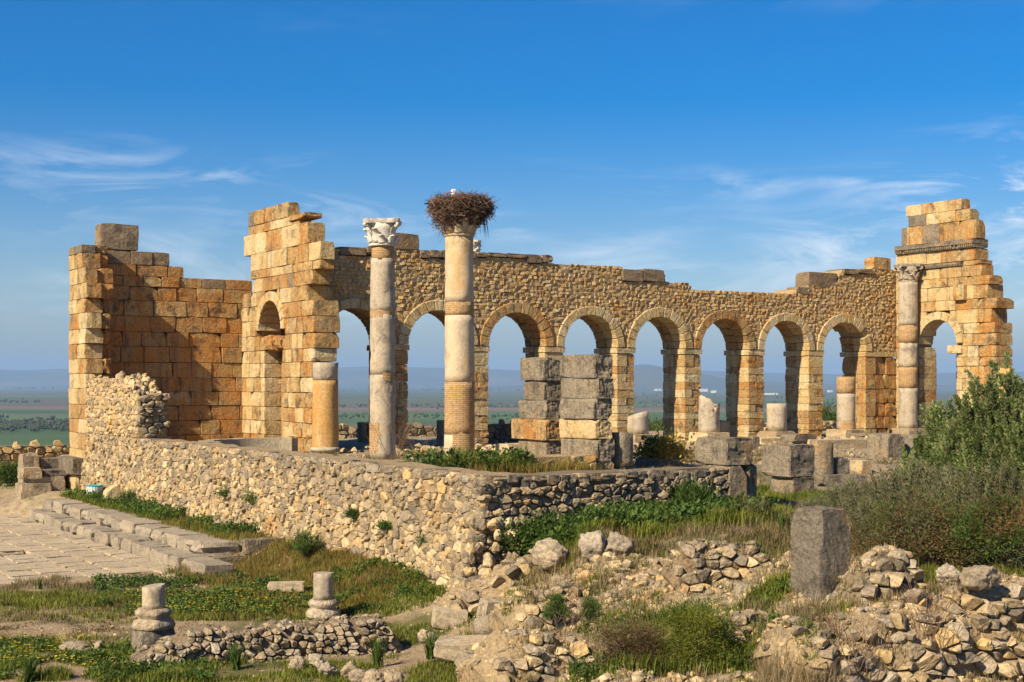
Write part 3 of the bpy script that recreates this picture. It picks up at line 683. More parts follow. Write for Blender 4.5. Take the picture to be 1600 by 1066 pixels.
def build_cross_wall_left():
    R = Ruin('niche_pier', 'tall golden ashlar pier with arched niche and broken stepped top', 'pier', 20.9, 48, 1.5)
    zz = [10.77, 10.2, 9.87, 9.07, 8.42, 8.1, 7.58, 7.02, 6.45, 5.85, 5.28, 4.8, 4.24, 3.68, 3.12, 2.58, 2.04, 1.5]
    bl = [50.15, 49.2, 48.35, 47.25, 47.35, 47.9, 48.4, 47.95, 47.85, 47.85, 47.9] + [48.0] * 6
    bh = [54.3, 54.3, 54.75, 54.0, 54.0, 53.8, 54.95, 54.95, 54.95, 54.95] + [54.95] * 7
    tk = [.45, .5, .68, .56, .58, .66, 1.05, 1.06, 1.06, 1.0, .95] + [1.0] * 6
    ub, hw, zs, r1 = 51.95, 1.12, 6.05, 1.5
    for i in range(17):
        z1, z0 = zz[i], zz[i + 1]
        ho = half_open(z0, z1, zs, hw, r1)
        segs = [(bl[i], bh[i])] if ho <= 0 else [(bl[i], ub - ho), (ub + ho, bh[i])]
        for (s0, s1) in segs:
            if s1 - s0 < 0.15: continue
            bs = split(s0, s1, 0.55, 1.25)
            for k in range(len(bs) - 1):
                near = (k == 0 and s0 == bl[i])
                mat = 'ashlar_grey' if (RND.random() < (0.35 if i < 1 else 0.03)) else RND.choice(('ashlar', 'ashlar_cream', 'ashlar'))
                block(R, 20.9 + RND.uniform(-.03, .03), 20.9 + tk[i], bs[k], bs[k + 1], z0, z1, mat, 1 if (near or RND.random() < 0.25) else 0)
        if i == 1: block(R, 20.85, 21.55, 48.5, 50.1, 10.02, 10.22, 'ashlar', 1)
    # niche: recessed infill, broken sill stones, inner jamb
    for k in range(len(zz) - 1):
        z1, z0 = zz[k], zz[k + 1]
        if z0 > 7.1: continue
        lower = z1 < 5.9
        bs = split(ub - hw - 0.7, ub + hw + 0.5, 0.6, 1.1)
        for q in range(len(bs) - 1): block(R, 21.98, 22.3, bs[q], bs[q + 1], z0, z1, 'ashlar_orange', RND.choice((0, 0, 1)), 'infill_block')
        if lower and z1 < 5.3:
            block(R, 20.95, 21.75, ub + 0.72, ub + hw + 0.1, z0, z1, 'ashlar_cream', RND.choice((0, 1)), 'jamb_block')
            block(R, 21.6, 22.0, ub + 0.3, ub + 0.68, z0, z1, 'ashlar', 1, 'jamb_block')
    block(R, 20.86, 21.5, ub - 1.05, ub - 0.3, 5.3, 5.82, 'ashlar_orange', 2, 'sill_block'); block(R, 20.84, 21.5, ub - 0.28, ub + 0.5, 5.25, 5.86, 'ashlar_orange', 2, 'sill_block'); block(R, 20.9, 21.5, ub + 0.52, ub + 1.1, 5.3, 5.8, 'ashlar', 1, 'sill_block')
    arch_ring(R, 'a', ub, 20.84, zs, hw, r1 - 0.02, 11, 0.94, 'ashlar_cream', var=2)
build_cross_wall_left()

def build_back_wall():
    R = Ruin('back_wall', 'orange ashlar back wall behind the low rubble wall, half in shadow', 'wall', 18, 54.95, 1.5)
    zs = [1.4]
    while zs[-1] < 8.0: zs.append(zs[-1] + RND.uniform(0.53, 0.62))
    tops = [(15.3, 9.05), (17.9, 9.05), (18.05, 8.6), (18.5, 8.55), (18.55, 8.15), (22, 8.15)]
    zs = [z for z in zs if z < 7.95] + [8.15, 8.58, 9.1]
    for k in range(len(zs) - 1):
        hi = 21.35 if zs[k + 1] <= 8.2 else (18.5 if zs[k + 1] < 8.7 else 17.95)
        bs = split(15.3 if zs[k + 1] < 8.7 else 14.55, hi, 0.7, 1.35)
        for q in range(len(bs) - 1):
            top = zs[k + 1] > 9.0 or (zs[k + 1] > 7.9 and bs[q] > 18.4)
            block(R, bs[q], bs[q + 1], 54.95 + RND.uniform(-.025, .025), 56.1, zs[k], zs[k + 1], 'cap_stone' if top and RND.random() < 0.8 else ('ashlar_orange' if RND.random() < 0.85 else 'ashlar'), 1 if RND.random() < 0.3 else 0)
    a0, z0 = on_b(158, 385, 55.0); a1, z1 = on_b(217, 352, 55.0); block(R, a0, a1, 54.95, 55.9, 9.11, z1, 'ashlar_grey', 1)
build_back_wall()

def build_end_wall():
    R = Ruin('end_wall_stub', 'narrow pale ashlar corner of the end wall with torn orange edge', 'wall', 14.39, 55, -0.2)
    zs = [-0.15]
    while zs[-1] < 8.9: zs.append(zs[-1] + RND.uniform(0.52, 0.62))
    zs[-1] = 9.2
    for k in range(len(zs) - 1):
        b0 = 53.8 + RND.uniform(-.35, .25) if zs[k] > 4.0 else 53.8
        if zs[k] > 8.3: b0 = 54.3
        m = b0 + RND.uniform(.7, 1.2)
        mats = ('ashlar', 'ashlar_cream') if zs[k] < 8.4 else ('ashlar_grey', 'ashlar_grey')
        sp = RND.uniform(14.8, 15.1)
        block(R, 14.39, sp, b0, m, zs[k], zs[k + 1], RND.choice(mats), 1 if zs[k] > 4 else 0)
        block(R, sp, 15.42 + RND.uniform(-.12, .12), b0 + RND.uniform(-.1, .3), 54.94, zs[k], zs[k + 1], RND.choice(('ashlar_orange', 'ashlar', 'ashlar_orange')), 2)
        block(R, 14.39 + RND.uniform(-.02, .02), 15.3, m, 56.2, zs[k], zs[k + 1], RND.choice(mats))
    for (b0, b1, z0, z1, d) in ((53.9, 56.3, 0.62, 1.25, 0.45), (54.1, 56.2, -0.1, 0.62, 0.3), (53.6, 55.6, -0.55, -0.1, 0.6)):
        block(R, 14.39 - d, 14.42, b0, b1, z0, z1, 'ashlar_grey' if z0 > .5 else 'ashlar_cream', 1, 'plinth_block')
build_end_wall()

def build_right_wall():
    R = Ruin('gable_pier', 'tall ruined ashlar pier with arch, carved cornice and stepped top at right', 'pier', 51.14, 46, 1.5)
    zz = [12.35, 11.84, 11.33, 10.48, 10.08, 9.52, 9.3, 8.81, 8.41, 7.79, 7.33, 6.72, 6.24, 5.7, 5.2, 4.8, 4.25, 3.7, 3.15, 2.6, 2.05, 1.5]
    bl = [44.97, 44.5, 44.15, 44.2, 44.2, 44.2, 43.85, 43.4, 43.5, 43.05, 43.3, 43.12, 43.1, 43.1, 43.1, 43.1] + [43.1] * 6
    bh = [48.35, 48.15, 48.6, 48.8, 48.94, 48.9] + [48.94] * 16
    tk = [.6, .62, .62, .95, .9, .85, .8, .9, 1.05, 1.2, 1.05, 1.2] + [1.15] * 10
    ub, hw, zs, r1 = 46.36, 1.1, 5.83, 1.5
    for i in range(21):
        z1, z0 = zz[i], zz[i + 1]
        if i in (3, 5): continue
        ho = half_open(z0, z1, zs, hw, r1)
        segs = [(bl[i], bh[i])] if ho <= 0 else [(bl[i], ub - ho), (ub + ho, bh[i] + (1.4 if z1 < 5.6 else 0))]
        for (s0, s1) in segs:
            if s1 - s0 < 0.15: continue
            bs = split(s0, s1, 0.6, 1.3)
            for k in range(len(bs) - 1):
                near = (k == 0 and s0 == bl[i])
                mat = ('ashlar_grey' if RND.random() < 0.12 else RND.choice(('ashlar', 'ashlar_cream'))) if i < 5 else RND.choice(('ashlar_cream', 'ashlar_cream', 'ashlar_cream', 'ashlar'))
                if near: mat = 'ashlar'
                block(R, 51.14 + RND.uniform(-.02, .02), 51.14 + tk[i], bs[k], bs[k + 1], z0, z1, mat, 1 if near else 0)
    # carved cornice (with a rope of dentils) and moulded string below it
    for (z0, z1, b0, b1, pr) in ((10.08, 10.48, 44.2, 48.85, 0.22), (9.3, 9.5, 44.95, 48.9, 0.12)):
        bs = split(b0, b1, 1.0, 1.7)
        for k in range(len(bs) - 1):
            block(R, 51.14 - pr, 52.0, bs[k], bs[k + 1], z0 + (z1 - z0) * 0.45, z1, 'ashlar_grey', 0, 'cornice_block')
            block(R, 51.14 - pr * 0.45, 52.0, bs[k], bs[k + 1], z0, z0 + (z1 - z0) * 0.45, 'ashlar_grey', 0, 'cornice_block')
        n = 42
        for k in range(n):
            b = b0 + (b1 - b0) * (k + 0.5) / n
            if RND.random() < 0.08: continue
            block(R, 51.14 - pr * 0.85, 51.14, b - 0.03, b + 0.03, z0 + (z1 - z0) * 0.12, z0 + (z1 - z0) * 0.45, 'ashlar_grey', 0, 'dentil', jit=0.003, gap=0)
    block(R, 50.9, 51.3, 44.65, 45.3, 7.75, 8.45, 'ashlar', 1, 'bracket')
    block(R, 51.02, 52.0, 44.9, 45.72, 5.38, 5.74, 'ashlar_cream', 1, 'impost')
    block(R, 51.14, 51.98, 43.95, 44.94, 9.3, 9.52, 'ashlar', 1); block(R, 51.3, 51.9, 44.94, 48.94, 9.31, 9.515, 'ashlar', 0)
    arch_ring(R, 'a', ub, 51.09, zs, hw, r1 - 0.02, 9, 0.95, 'ashlar_cream', var=4)
    # engaged half column at the near end
    m = lathe(rings(0.42, 0.41, 0, 3.2, 10), 22, 0.015, 3); link('half_column', lathe_mesh('half_column', 'column_orange', m), R.root, R.l(51.7, 43.1, 1.5))
    # dark wall of the room beyond the arch
    Q = Ruin('inner_wall', 'low shaded wall stub seen through the right-hand arch', 'wall', 57, 47.5, 1.4)
    hts = [(44.0, 3.75), (46.8, 3.78), (47.6, 4.5), (48.2, 5.1), (48.8, 5.9)]
    z = 1.4; k = 0
    while z < 5.9:
        h = 0.56; lo = 43.6
        for (b, t) in hts:
            if t < z + h * 0.6: lo = b + 0.55
        if lo < 49.5:
            bs = split(lo, 50.5, 0.7, 1.2)
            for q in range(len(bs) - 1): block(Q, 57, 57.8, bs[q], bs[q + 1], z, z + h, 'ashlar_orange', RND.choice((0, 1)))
        z += h
build_right_wall()

# ================================================================== low rubble walls in front
LWA, LWB, LWT = 14.39, 24.56, 2.2
def build_low_walls():
    R = Ruin('rubble_wall', 'long low pale rubble wall running from its near corner to the ashlar end wall', 'wall', LWA, 39, -0.2)
    def lean(u, v): return 0.16 * (2.2 - v) / 2.3 + 0.07 * nz(u * 0.5, v * 0.8, 1) + (0.45 * ss(1.6 - v, 0, 1.6) * (1 - ss(u, 25.0, 28.0)))
    top = lambda u: LWT + 0.03 * nz(u * 0.9, 0, 0) - 0.03
    strip_core(R, 'a', frange(24.6, 53.8, 0.3), lambda u: -0.5, lambda u: top(u), LWA + 0.02, LWA + 1.05, 'mortar_pale', topmat='wall_top', bump=0.04)
    # battered mortar face under the stones
    m = MB(); us = frange(24.62, 53.8, 0.3); vsn = frange(-0.5, 2.15, 0.22)
    for u in us:
        for v in vsn: m.v.append(R.l(LWA - lean(u, v) + 0.03 + 0.02 * nz(u * 3, v * 3, 0), u, v))
    n = len(vsn)
    for i in range(len(us) - 1):
        for j in range(n - 1): m.f.append((i * n + j, i * n + j + 1, (i + 1) * n + j + 1, (i + 1) * n + j)); m.t.append(0)
    o_ = len(m.v)                                   # close the near end of the battered face
    for v in vsn: m.v.append(R.l(LWA + 0.3, us[0] + 0.02, v))
    for j in range(n - 1): m.f.append((j, o_ + j, o_ + j + 1, j + 1)); m.t.append(0)
    link('mortar_face', m.mesh('mortar_face', 'mortar_pale'), R.root)
    rubble(R, 'a', LWA + 0.02, 24.5, 53.8, -0.25, 2.2, 0.17, 0.128, 'rubble_cream', seed=7, parts=290, prot=0.065, shrink=0.955, lean=lean, drop=0.07, vary=0.85, jit=0.5, matf=lambda u, v, r: 'rubble_mixed' if r.random() < (0.24 + 0.5 * ss(v + 0.6 * nz(u * 0.4, v, 2), 0.6, 1.8)) * (1 - 0.55 * ss(u, 38, 50)) else 'rubble_cream')
    # upstanding stub with a ragged end
    S = Ruin('rubble_stub', 'upstanding block of pale rubble masonry on the low wall, ragged end towards viewer', 'wall', LWA, 50.5, 2.2)
    st = lambda u: interp(u, [47.3, 47.9, 48.6, 49.6, 50.2, 53.8], [3.55, 3.95, 4.12, 4.3, 4.12, 4.25])
    strip_core(S, 'a', frange(47.45, 53.78, 0.2), lambda u: 2.15, lambda u: st(u) - 0.16 - 0.35 * (1 - ss(u, 47.4, 48.6)), LWA + 0.04, LWA + 0.98, 'mortar_pale', bump=0.06)
    rubble(S, 'a', LWA + 0.04, 47.4, 53.78, 2.2, 4.4, 0.22, 0.15, 'rubble_cream', seed=9, parts=220, prot=0.06, keep=lambda u, v: v < st(u))
    rubble(S, 'b', 47.47, LWA, LWA + 1.05, 2.2, 3.7, 0.3, 0.19, 'rubble_mixed', seed=10, parts=80, prot=0.22)
    for k in range(150):
        u = RND.uniform(47.45, 50.6) if k < 115 else RND.uniform(50, 53.7); s = RND.uniform(0.13, 0.30)
        link('stone', boulder_pool('rubble_cream', k % 5), S.root, S.l(LWA + RND.uniform(0.06, 0.92), u, st(u) - 0.12 - 0.3 * (1 - ss(u, 47.4, 48.6)) + RND.uniform(-.06, .14)), (RND.uniform(0, 6), RND.uniform(0, 6), RND.uniform(0, 6)), (s * 1.5, s, s * 0.8))
    # right-hand low wall, in raking light
    T = Ruin('rubble_wall', 'short low rubble wall in raking light ending at a grey block pier', 'wall', 17.5, LWB, 0.2)
    strip_core(T, 'b', frange(14.5, 20.5, 0.3), lambda u: 0.0, lambda u: LWT - 0.04 + 0.03 * nz(u * 0.9, 3, 0), LWB + 0.04, LWB + 0.85, 'mortar_dark', topmat='wall_top', bump=0.04)
    rubble(T, 'b', LWB + 0.04, 13.98, 20.5, -0.1, 2.1, 0.2, 0.155, 'rubble_mixed', seed=12, parts=285, prot=0.10, shrink=0.91, vary=0.65, jit=0.5, drop=0.06, keep=lambda u, v: (u > 14.3 or v < 1.5 - (14.3 - u) * 4.2) and (v < 1.98 or u < 14.75))
    bs = split(14.6, 20.5, 0.16, 0.38)
    for k in range(len(bs) - 1): block(T, bs[k], bs[k + 1], LWB - 0.05, LWB + 0.25, 2.0 + RND.uniform(-.06, .04), 2.19 + RND.uniform(-.05, .02), RND.choice(('block_grey', 'rubble_mixed')), 2, 'coping_stone', jit=0.03, tilt=0.03)
    # corner: bigger stones, stepped out towards the foot, on the first wall
    z = -0.15
    while z < 1.25:
        h = RND.uniform(0.16, 0.28)
        out = 0.75 * (1 - z / 2.2) ** 1.6
        for k in range(11):
            w = RND.uniform(0.14, 0.32)
            if k < 6: ca, cb = LWA - out * 0.5 + RND.uniform(0, 0.95), LWB - 0.02 - out * 0.8 + RND.uniform(-.08, .1)
            else: ca, cb = LWA - 0.02 - out * 0.6 + RND.uniform(-.08, .08), LWB - out * 0.6 + RND.uniform(0, 0.9)
            link('corner_stone', boulder_pool(RND.choice(('rubble_cream', 'rubble_mixed', 'rubble_cream')), k), R.root, R.l(ca, cb, z + h / 2), (RND.uniform(-.3, .3), RND.uniform(-.3, .3), RND.uniform(0, 6)), (w, w * RND.uniform(.8, 1.1), h * 1.25))
        z += h
    # coping of the long wall
    bs = split(24.6, 47.2, 0.35, 0.75)
    for k in range(len(bs) - 1): block(R, LWA - 0.04, LWA + 0.32, bs[k], bs[k + 1], 2.03 + RND.uniform(-.04, .05), 2.2 + RND.uniform(-.05, .02), RND.choice(('block_grey', 'rubble_mixed', 'step_stone')), 2, 'coping_stone', jit=0.03, tilt=0.02)
    # curved low parapet inside and the inner sill wall
    P = Ruin('curved_parapet', 'low curved stone parapet with pale flat top inside the long wall', 'wall', 17.3, 43.5, 1.4)
    m = MB(); cx, cb, r0, r1 = 18.2, 45.4, 1.8, 2.3; n = 26
    for k in range(n + 1):
        t = rad(42) + rad(150) * k / n
        for (r, z) in ((r0, 1.4), (r0, 2.12), (r1, 2.12), (r1, 1.4)):
            m.v.append(P.l(cx + r * math.cos(t), cb + r * math.sin(t), z + (0.03 * nz(k * 0.5, r, 0) if z > 2 else 0)))
    for k in range(n):
        for q in range(4): m.f.append((k * 4 + q, k * 4 + (q + 1) % 4, (k + 1) * 4 + (q + 1) % 4, (k + 1) * 4 + q)); m.t.append(0)
    m.f += [(0, 1, 2, 3), (n * 4 + 3, n * 4 + 2, n * 4 + 1, n * 4)]; m.t += [0, 0]
    me = m.mesh('parapet', 'wall_top', False); bm = bmesh.new(); bm.from_mesh(me); bmesh.ops.recalc_face_normals(bm, faces=bm.faces); bm.to_mesh(me); bm.free()
    link('parapet', me, P.root)
    I = Ruin('inner_sill_wall', 'low inner rubble wall in front of the stork column', 'wall', 18, 32.6, 1.4)
    strip_core(I, 'b', frange(15.5, 22.6, 0.4), lambda u: 1.3, lambda u: 2.05, 32.6, 33.4, 'mortar', topmat='wall_top', bump=0.05)
    rubble(I, 'b', 32.62, 15.5, 22.6, 1.45, 2.05, 0.4, 0.3, 'rubble_brown', seed=15, parts=60, prot=0.07)
build_low_walls()
# ================================================================== columns
def shaft(R, mat, r0, r1, z0, z1, seed, top=None, name='shaft', amp=0.02, loc=(0, 0)):
    m = lathe(rings(r0, r1, 0, z1 - z0, max(3, int((z1 - z0) / 0.2))), 28, amp, seed, top)
    return link(name, lathe_mesh(name, mat, m, 28), R, (loc[0], loc[1], z0))
def brick_arc(R, r, z0, z1, t0, t1, seed):
    """thin brick repair wrapped round part of a shaft, ragged edges"""
    m = MB(); nu, nv = 16, 6; uvs = []
    for j in range(nv + 1):
        for i in range(nu + 1):
            s = i / nu; v = j / nv
            t = t0 + (t1 - t0) * (s + 0.06 * nz(seed, v * 4, s * 3) * (1 if 0 < s < 1 else 2.0))
            zz = z0 + (z1 - z0) * (v + 0.22 * nz(seed + 4, s * 4, v) * (1 if j in (0, nv) else 0))
            m.v.append((r * math.cos(t), r * math.sin(t), zz)); uvs.append((t * r, zz))
    for j in range(nv):
        for i in range(nu): m.f.append((j * (nu + 1) + i, j * (nu + 1) + i + 1, (j + 1) * (nu + 1) + i + 1, (j + 1) * (nu + 1) + i)); m.t.append(0)
    me = m.mesh('brick_repair', 'brick_patch'); uv = me.uv_layers.new(name='UVMap')
    for lp in me.loops: uv.data[lp.index].uv = uvs[lp.vertex_index]
    return link('brick_repair', me, R)
def capital(R, z0, r, h, mat, seed, damage=0.0, name='capital'):
    """leafy corinthian capital: bell, two rows of leaves, volutes, hollow-sided abacus"""
    prof = [(r * 1.04, 0), (r * 1.06, h * 0.05), (r * 0.98, h * 0.1), (r * 0.98, h * 0.35), (r * 1.05, h * 0.6), (r * 1.3, h * 0.84)]
    cap = link(name, lathe_mesh('bell', mat, lathe(prof, 24, 0.02, seed)), R, (0, 0, z0))
    rr = random.Random(int(seed * 10) + 1)
    def leaf(t, zb, zh, w, out):
        m = MB(); n = 6; rows = []
        for i in range(n + 1):
            s = i / n; z = zb + zh * (s - 0.18 * max(0, s - 0.75) / 0.25 * 1.2)
            ro = r * (1.0 + 0.03) + out * s ** 2.2; ww = w * (1 - 0.55 * s ** 2) * (1 + 0.18 * (i % 2))
            for k, q in enumerate((-1, -0.5, 0, 0.5, 1)):
                rad_ = ro + (0.025 if k == 2 else (0.01 if k in (1, 3) else -0.02)); a = t + q * ww / ro
                m.v.append((rad_ * math.cos(a), rad_ * math.sin(a), z))
        for i in range(n):
            for k in range(4): m.f.append((i * 5 + k, i * 5 + k + 1, (i + 1) * 5 + k + 1, (i + 1) * 5 + k)); m.t.append(0)
        o = link('acanthus_leaf', m.mesh('acanthus_leaf', mat), cap); sm = o.modifiers.new('thick', 'SOLIDIFY'); sm.thickness = 0.045; sm.offset = -0.5
    for k in range(8):
        if rr.random() > damage: leaf(2 * math.pi * k / 8, h * 0.08, h * 0.36, r * 0.36, r * 0.32)
        if rr.random() > damage: leaf(2 * math.pi * (k + 0.5) / 8, h * 0.12, h * 0.62, r * 0.34, r * 0.48)
    for k in range(4):
        if rr.random() < damage * 0.6: continue
        t = math.pi / 4 + math.pi / 2 * k + 0.0
        m = MB(); n = 22
        for i in range(n + 1):
            s = i / n
            if s < 0.5: ro = r * (1.0 + 0.75 * (s / 0.5) ** 1.6); z = h * (0.45 + 0.40 * (s / 0.5) ** 0.8)
            else:
                q = (s - 0.5) / 0.5; an = math.pi / 2 - q * 2.2 * math.pi; rv = r * 0.17 * (1 - 0.6 * q)
                ro = r * 1.72 + rv * math.cos(an); z = h * 0.85 - r * 0.17 + rv * math.sin(an)
            for (dw, dr) in ((-1, 0), (1, 0), (1, 0.06), (-1, 0.06)):
                w = r * 0.11; rr_ = ro - dr
                m.v.append((rr_ * math.cos(t) - dw * w * math.sin(t), rr_ * math.sin(t) + dw * w * math.cos(t), z - dr * 0.6))
        for i in range(n):
            for q in range(4): m.f.append((i * 4 + q, i * 4 + (q + 1) % 4, (i + 1) * 4 + (q + 1) % 4, (i + 1) * 4 + q)); m.t.append(0)
        link('volute', m.mesh('volute', mat), cap)
    # abacus with hollow sides
    m = MB(); n = 40; lay = []
    for (z, k) in ((h * 0.84, 0.93), (h * 0.92, 0.97), (h, 1.0)):
        for i in range(n):
            t = 2 * math.pi * i / n + math.pi / 4 * 0; c4 = (0.5 + 0.5 * math.cos(4 * (t - math.pi / 4))) ** 2.2
            ro = r * (1.34 + 0.52 * c4) * k + 0.03 * nz(math.cos(t) * 3 + seed, math.sin(t) * 3, z * 4); m.v.append((ro * math.cos(t), ro * math.sin(t), z + 0.03 * nz(math.cos(t) * 2 + seed, math.sin(t) * 2, 7)))
    for j in range(2):
        for i in range(n): m.f.append((j * n + i, j * n + (i + 1) % n, (j + 1) * n + (i + 1) % n, (j + 1) * n + i)); m.t.append(0)
    m.f += [tuple(2 * n + i for i in range(n)), tuple(reversed(range(n)))]; m.t += [0, 0]
    me = m.mesh('abacus', mat, False); link('abacus', me, cap)
    return cap

RZ = AL
LEFT = math.pi + 0.5        # direction (about z, in world) of the sunny left side
# stork column
CN = (-1.56, 43.0)
T = thing('column', 'tall pale column with brick bands carrying a stork nest', 'column', (CN[0], CN[1], 1.55))
shaft(T, 'column_gold', 0.46, 0.455, 0, 0.95, 1); shaft(T, 'brick_patch', 0.452, 0.45, 0.95, 2.5, 2, name='brick_repair', amp=0.006)
shaft(T, 'column_gold', 0.452, 0.435, 2.5, 4.48, 3); shaft(T, 'brick_patch', 0.432, 0.43, 4.48, 4.87, 4, name='brick_repair', amp=0.006)
shaft(T, 'column_gold', 0.435, 0.415, 4.87, 6.82, 5, amp=0.016)
link('neck_ring', lathe_mesh('neck_ring', 'column_gold', lathe([(0.40, 0), (0.45, 0.03), (0.45, 0.07), (0.42, 0.1)], 28, 0.006, 2)), T, (0, 0, 6.8))
brick_arc(T, 0.468, 0.45, 1.0, -2.0, -0.4, 3.0); capital(T, 6.84, 0.42, 0.72, 'column_gold', 3.3, 0.25)
# white-headed column
T = thing('column', 'tall pitted grey column with a white leafy capital', 'column', (-4.24, 47.4, 1.55))
shaft(T, 'column_stone', 0.425, 0.42, 0, 2.75, 11, amp=0.028); shaft(T, 'column_stone', 0.42, 0.41, 2.75, 4.72, 12, amp=0.028)
shaft(T, 'brick_patch', 0.405, 0.40, 4.70, 4.80, 13, name='brick_repair'); shaft(T, 'column_stone', 0.412, 0.385, 4.78, 6.55, 14, amp=0.028)
shaft(T, 'brick_patch', 0.37, 0.37, 6.5, 6.98, 15, name='brick_repair')
brick_arc(T, 0.432, 0.2, 1.15, -3.4, -1.75, 1.0); brick_arc(T, 0.424, 2.55, 2.82, -1.5, -0.2, 2.0); brick_arc(T, 0.416, 4.62, 4.85, -2.9, -0.9, 6.0)
capital(T, 6.95, 0.43, 0.87, 'marble_white', 5.1, 0.2)
# orange half column at the end of the niche pier
T = thing('column_stump', 'orange sunlit column stump standing against the niche pier', 'column', (*W(20.95, 46.95)[:2], 1.5))
shaft(T, 'column_orange', 0.47, 0.45, 0, 2.62, 21, amp=0.015); shaft(T, 'column_stone', 0.445, 0.44, 2.62, 3.25, 22, name='top_drum', amp=0.02)
link('base_ring', lathe_mesh('base_ring', 'column_stone', lathe([(0.5, 0), (0.54, 0.05), (0.54, 0.11), (0.48, 0.16)], 28, 0.01, 2)), T, (0, 0, 0.12))
# row of columns before the arcade
def stump(label, px, b, zb, ztop, r, mat, seed, top=None, bricks=(), plinth=True, name='column_stump'):
    a, _ = on_b(px, 600, b); w = W(a, b); T = thing(name, label, 'column', (w.x, w.y, zb), 0, 'columns standing before the arcade')
    if plinth: link('plinth', ublock('rubble_cream', 1, int(seed) % 6), T, (0, 0, -0.2), (0, 0, AL), (1.25, 1.25, 0.42))
    zs = [0] + sorted(z for q in bricks for z in q) + [ztop - zb]
    for k in range(len(zs) - 1):
        if zs[k + 1] - zs[k] < 0.02: continue
        br = any(abs(zs[k] - q[0]) < 1e-6 for q in bricks)
        last = k == len(zs) - 2
        shaft(T, 'brick_patch' if br else mat, r, r * 0.99, zs[k], zs[k + 1], seed + k, top if last else None, 'brick_repair' if br else 'shaft', 0.006 if br else 0.024)
    return T, w
slope = lambda k, ph: (lambda t, r: k * (1 + math.cos(t - ph)) * r / 0.43)
stump('short grey drum with a pointed broken top nearest the yellow bush', 997, 47.6, 1.95, 2.9, 0.43, 'column_stone', 31, slope(0.14, 2.6))
stump('broken column stump, half split away at its top, before the sixth arch', 1108, 47.6, 1.95, 3.45, 0.44, 'column_stone', 33, lambda t, r: (0.35 if math.cos(t) > 0.0 else 0.0) * min(1, r / 0.3) + 0.08 * math.sin(3 * t))
stump('flat-topped cylindrical column drum before the seventh arch', 1214, 47.6, 1.95, 3.15, 0.44, 'column_stone', 35)
T, _w = stump('pale column stump with a brick head before the eighth arch', 1322, 47.6, 1.95, 4.32, 0.42, 'column_stone', 37, None, ((1.62, 2.37),))
brick_arc(T, 0.435, 0.0, 0.42, -2.4, -0.9, 8.0)
T, _w = stump('tall slender column with leafy capital in the right-hand corner', 1419, 47.7, 1.95, 8.72, 0.44, 'column_stone', 41, None, ((1.85, 2.82), (3.95, 4.75)), name='column')
capital(T, 6.77, 0.41, 0.82, 'column_stone', 7.7, 0.2)
# a lone capital on the wall head behind the stork column
_a, _z = on_b(748, 393, AB); _w = W(_a, AB + 0.6)
T = thing('capital_fragment', 'small weathered leafy capital lying on the arcade wall top', 'capital', (_w.x, _w.y, arc_top(_a) - 0.05)); capital(T, 0, 0.28, 0.55, 'marble_white', 2.2, 0.3)

# ------------------------------------------------------------------ stork and nest
def stick(m, p, d, ln, r, tint):
    d = d.normalized(); u = d.orthogonal().normalized(); v = d.cross(u); q = p + d * ln; bend = u * ln * RND.uniform(-.08, .08)
    mid = (p + q) / 2 + bend; vs = []
    for (c, k) in ((p, r), (mid, r * 0.9), (q, r * 0.5)):
        for t in (0, 2.1, 4.2): vs.append(tuple(c + u * math.cos(t) * k + v * math.sin(t) * k))
    m.add(vs, [(0, 1, 4, 3), (1, 2, 5, 4), (2, 0, 3, 5), (3, 4, 7, 6), (4, 5, 8, 7), (5, 3, 6, 8)], tint)
def build_nest():
    T = thing('stork_nest', 'wide ragged brown twig nest on top of the brick-banded column', 'nest', (CN[0] + 0.05, CN[1], 8.78))
    m = MB(); core = lathe([(0.3, 0.05), (0.6, 0.22), (0.78, 0.42), (0.84, 0.58), (0.55, 0.66), (0.2, 0.62)], 24, 0.08, 4)
    link('nest_core', core.mesh('nest_core', 'twig'), T)
    for k in range(3900):
        t = RND.uniform(0, 2 * math.pi); s = RND.random() ** 0.75; z = -0.05 + 0.78 * s
        rmax = interp(z, [-0.1, 0.1, 0.35, 0.55, 0.73], [0.50, 0.72, 0.92, 1.02, 0.96]) * (1 + 0.22 * nz(math.cos(t) * 2, math.sin(t) * 2, z * 2))
        r = rmax * (RND.uniform(0.7, 1.0) + max(0, RND.gauss(0, 0.08))) if RND.random() < 0.8 else rmax * RND.uniform(0.2, 0.9)
        if math.cos(t) < -0.1 and RND.random() < 0.45: z -= RND.uniform(0, 0.42) * (-math.cos(t))
        if r < rmax * 0.6: z = max(z, 0.56)
        p = Vector((r * math.cos(t), r * math.sin(t), z)); tan = Vector((-math.sin(t), math.cos(t), 0)); ra = Vector((math.cos(t), math.sin(t), 0))
        d = tan * RND.choice((-1, 1)) + ra * RND.gauss(0, 0.45) + Vector((0, 0, RND.gauss(0, 0.55)))
        if RND.random() < 0.3: d = ra * 0.6 + Vector((0, 0, RND.uniform(-1.2, 0.4))) + tan * RND.gauss(0, .6)
        ln = RND.uniform(0.2, 0.62); stick(m, p - d.normalized() * ln * 0.5, d, ln, RND.uniform(0.005, 0.013), RND.random())
    for k in range(45):          # some hanging over the side
        t = RND.uniform(0, 6.28); p = Vector((0.8 * math.cos(t), 0.8 * math.sin(t), 0.2)); stick(m, p, Vector((0.15 * math.cos(t), 0.15 * math.sin(t), -1)), RND.uniform(0.3, 0.7), 0.006, RND.random())
    tag(link('twigs', m.mesh('twigs', 'twig', False, True), T), kind='stuff'); T.scale = (0.92, 0.92, 1.0)
build_nest()
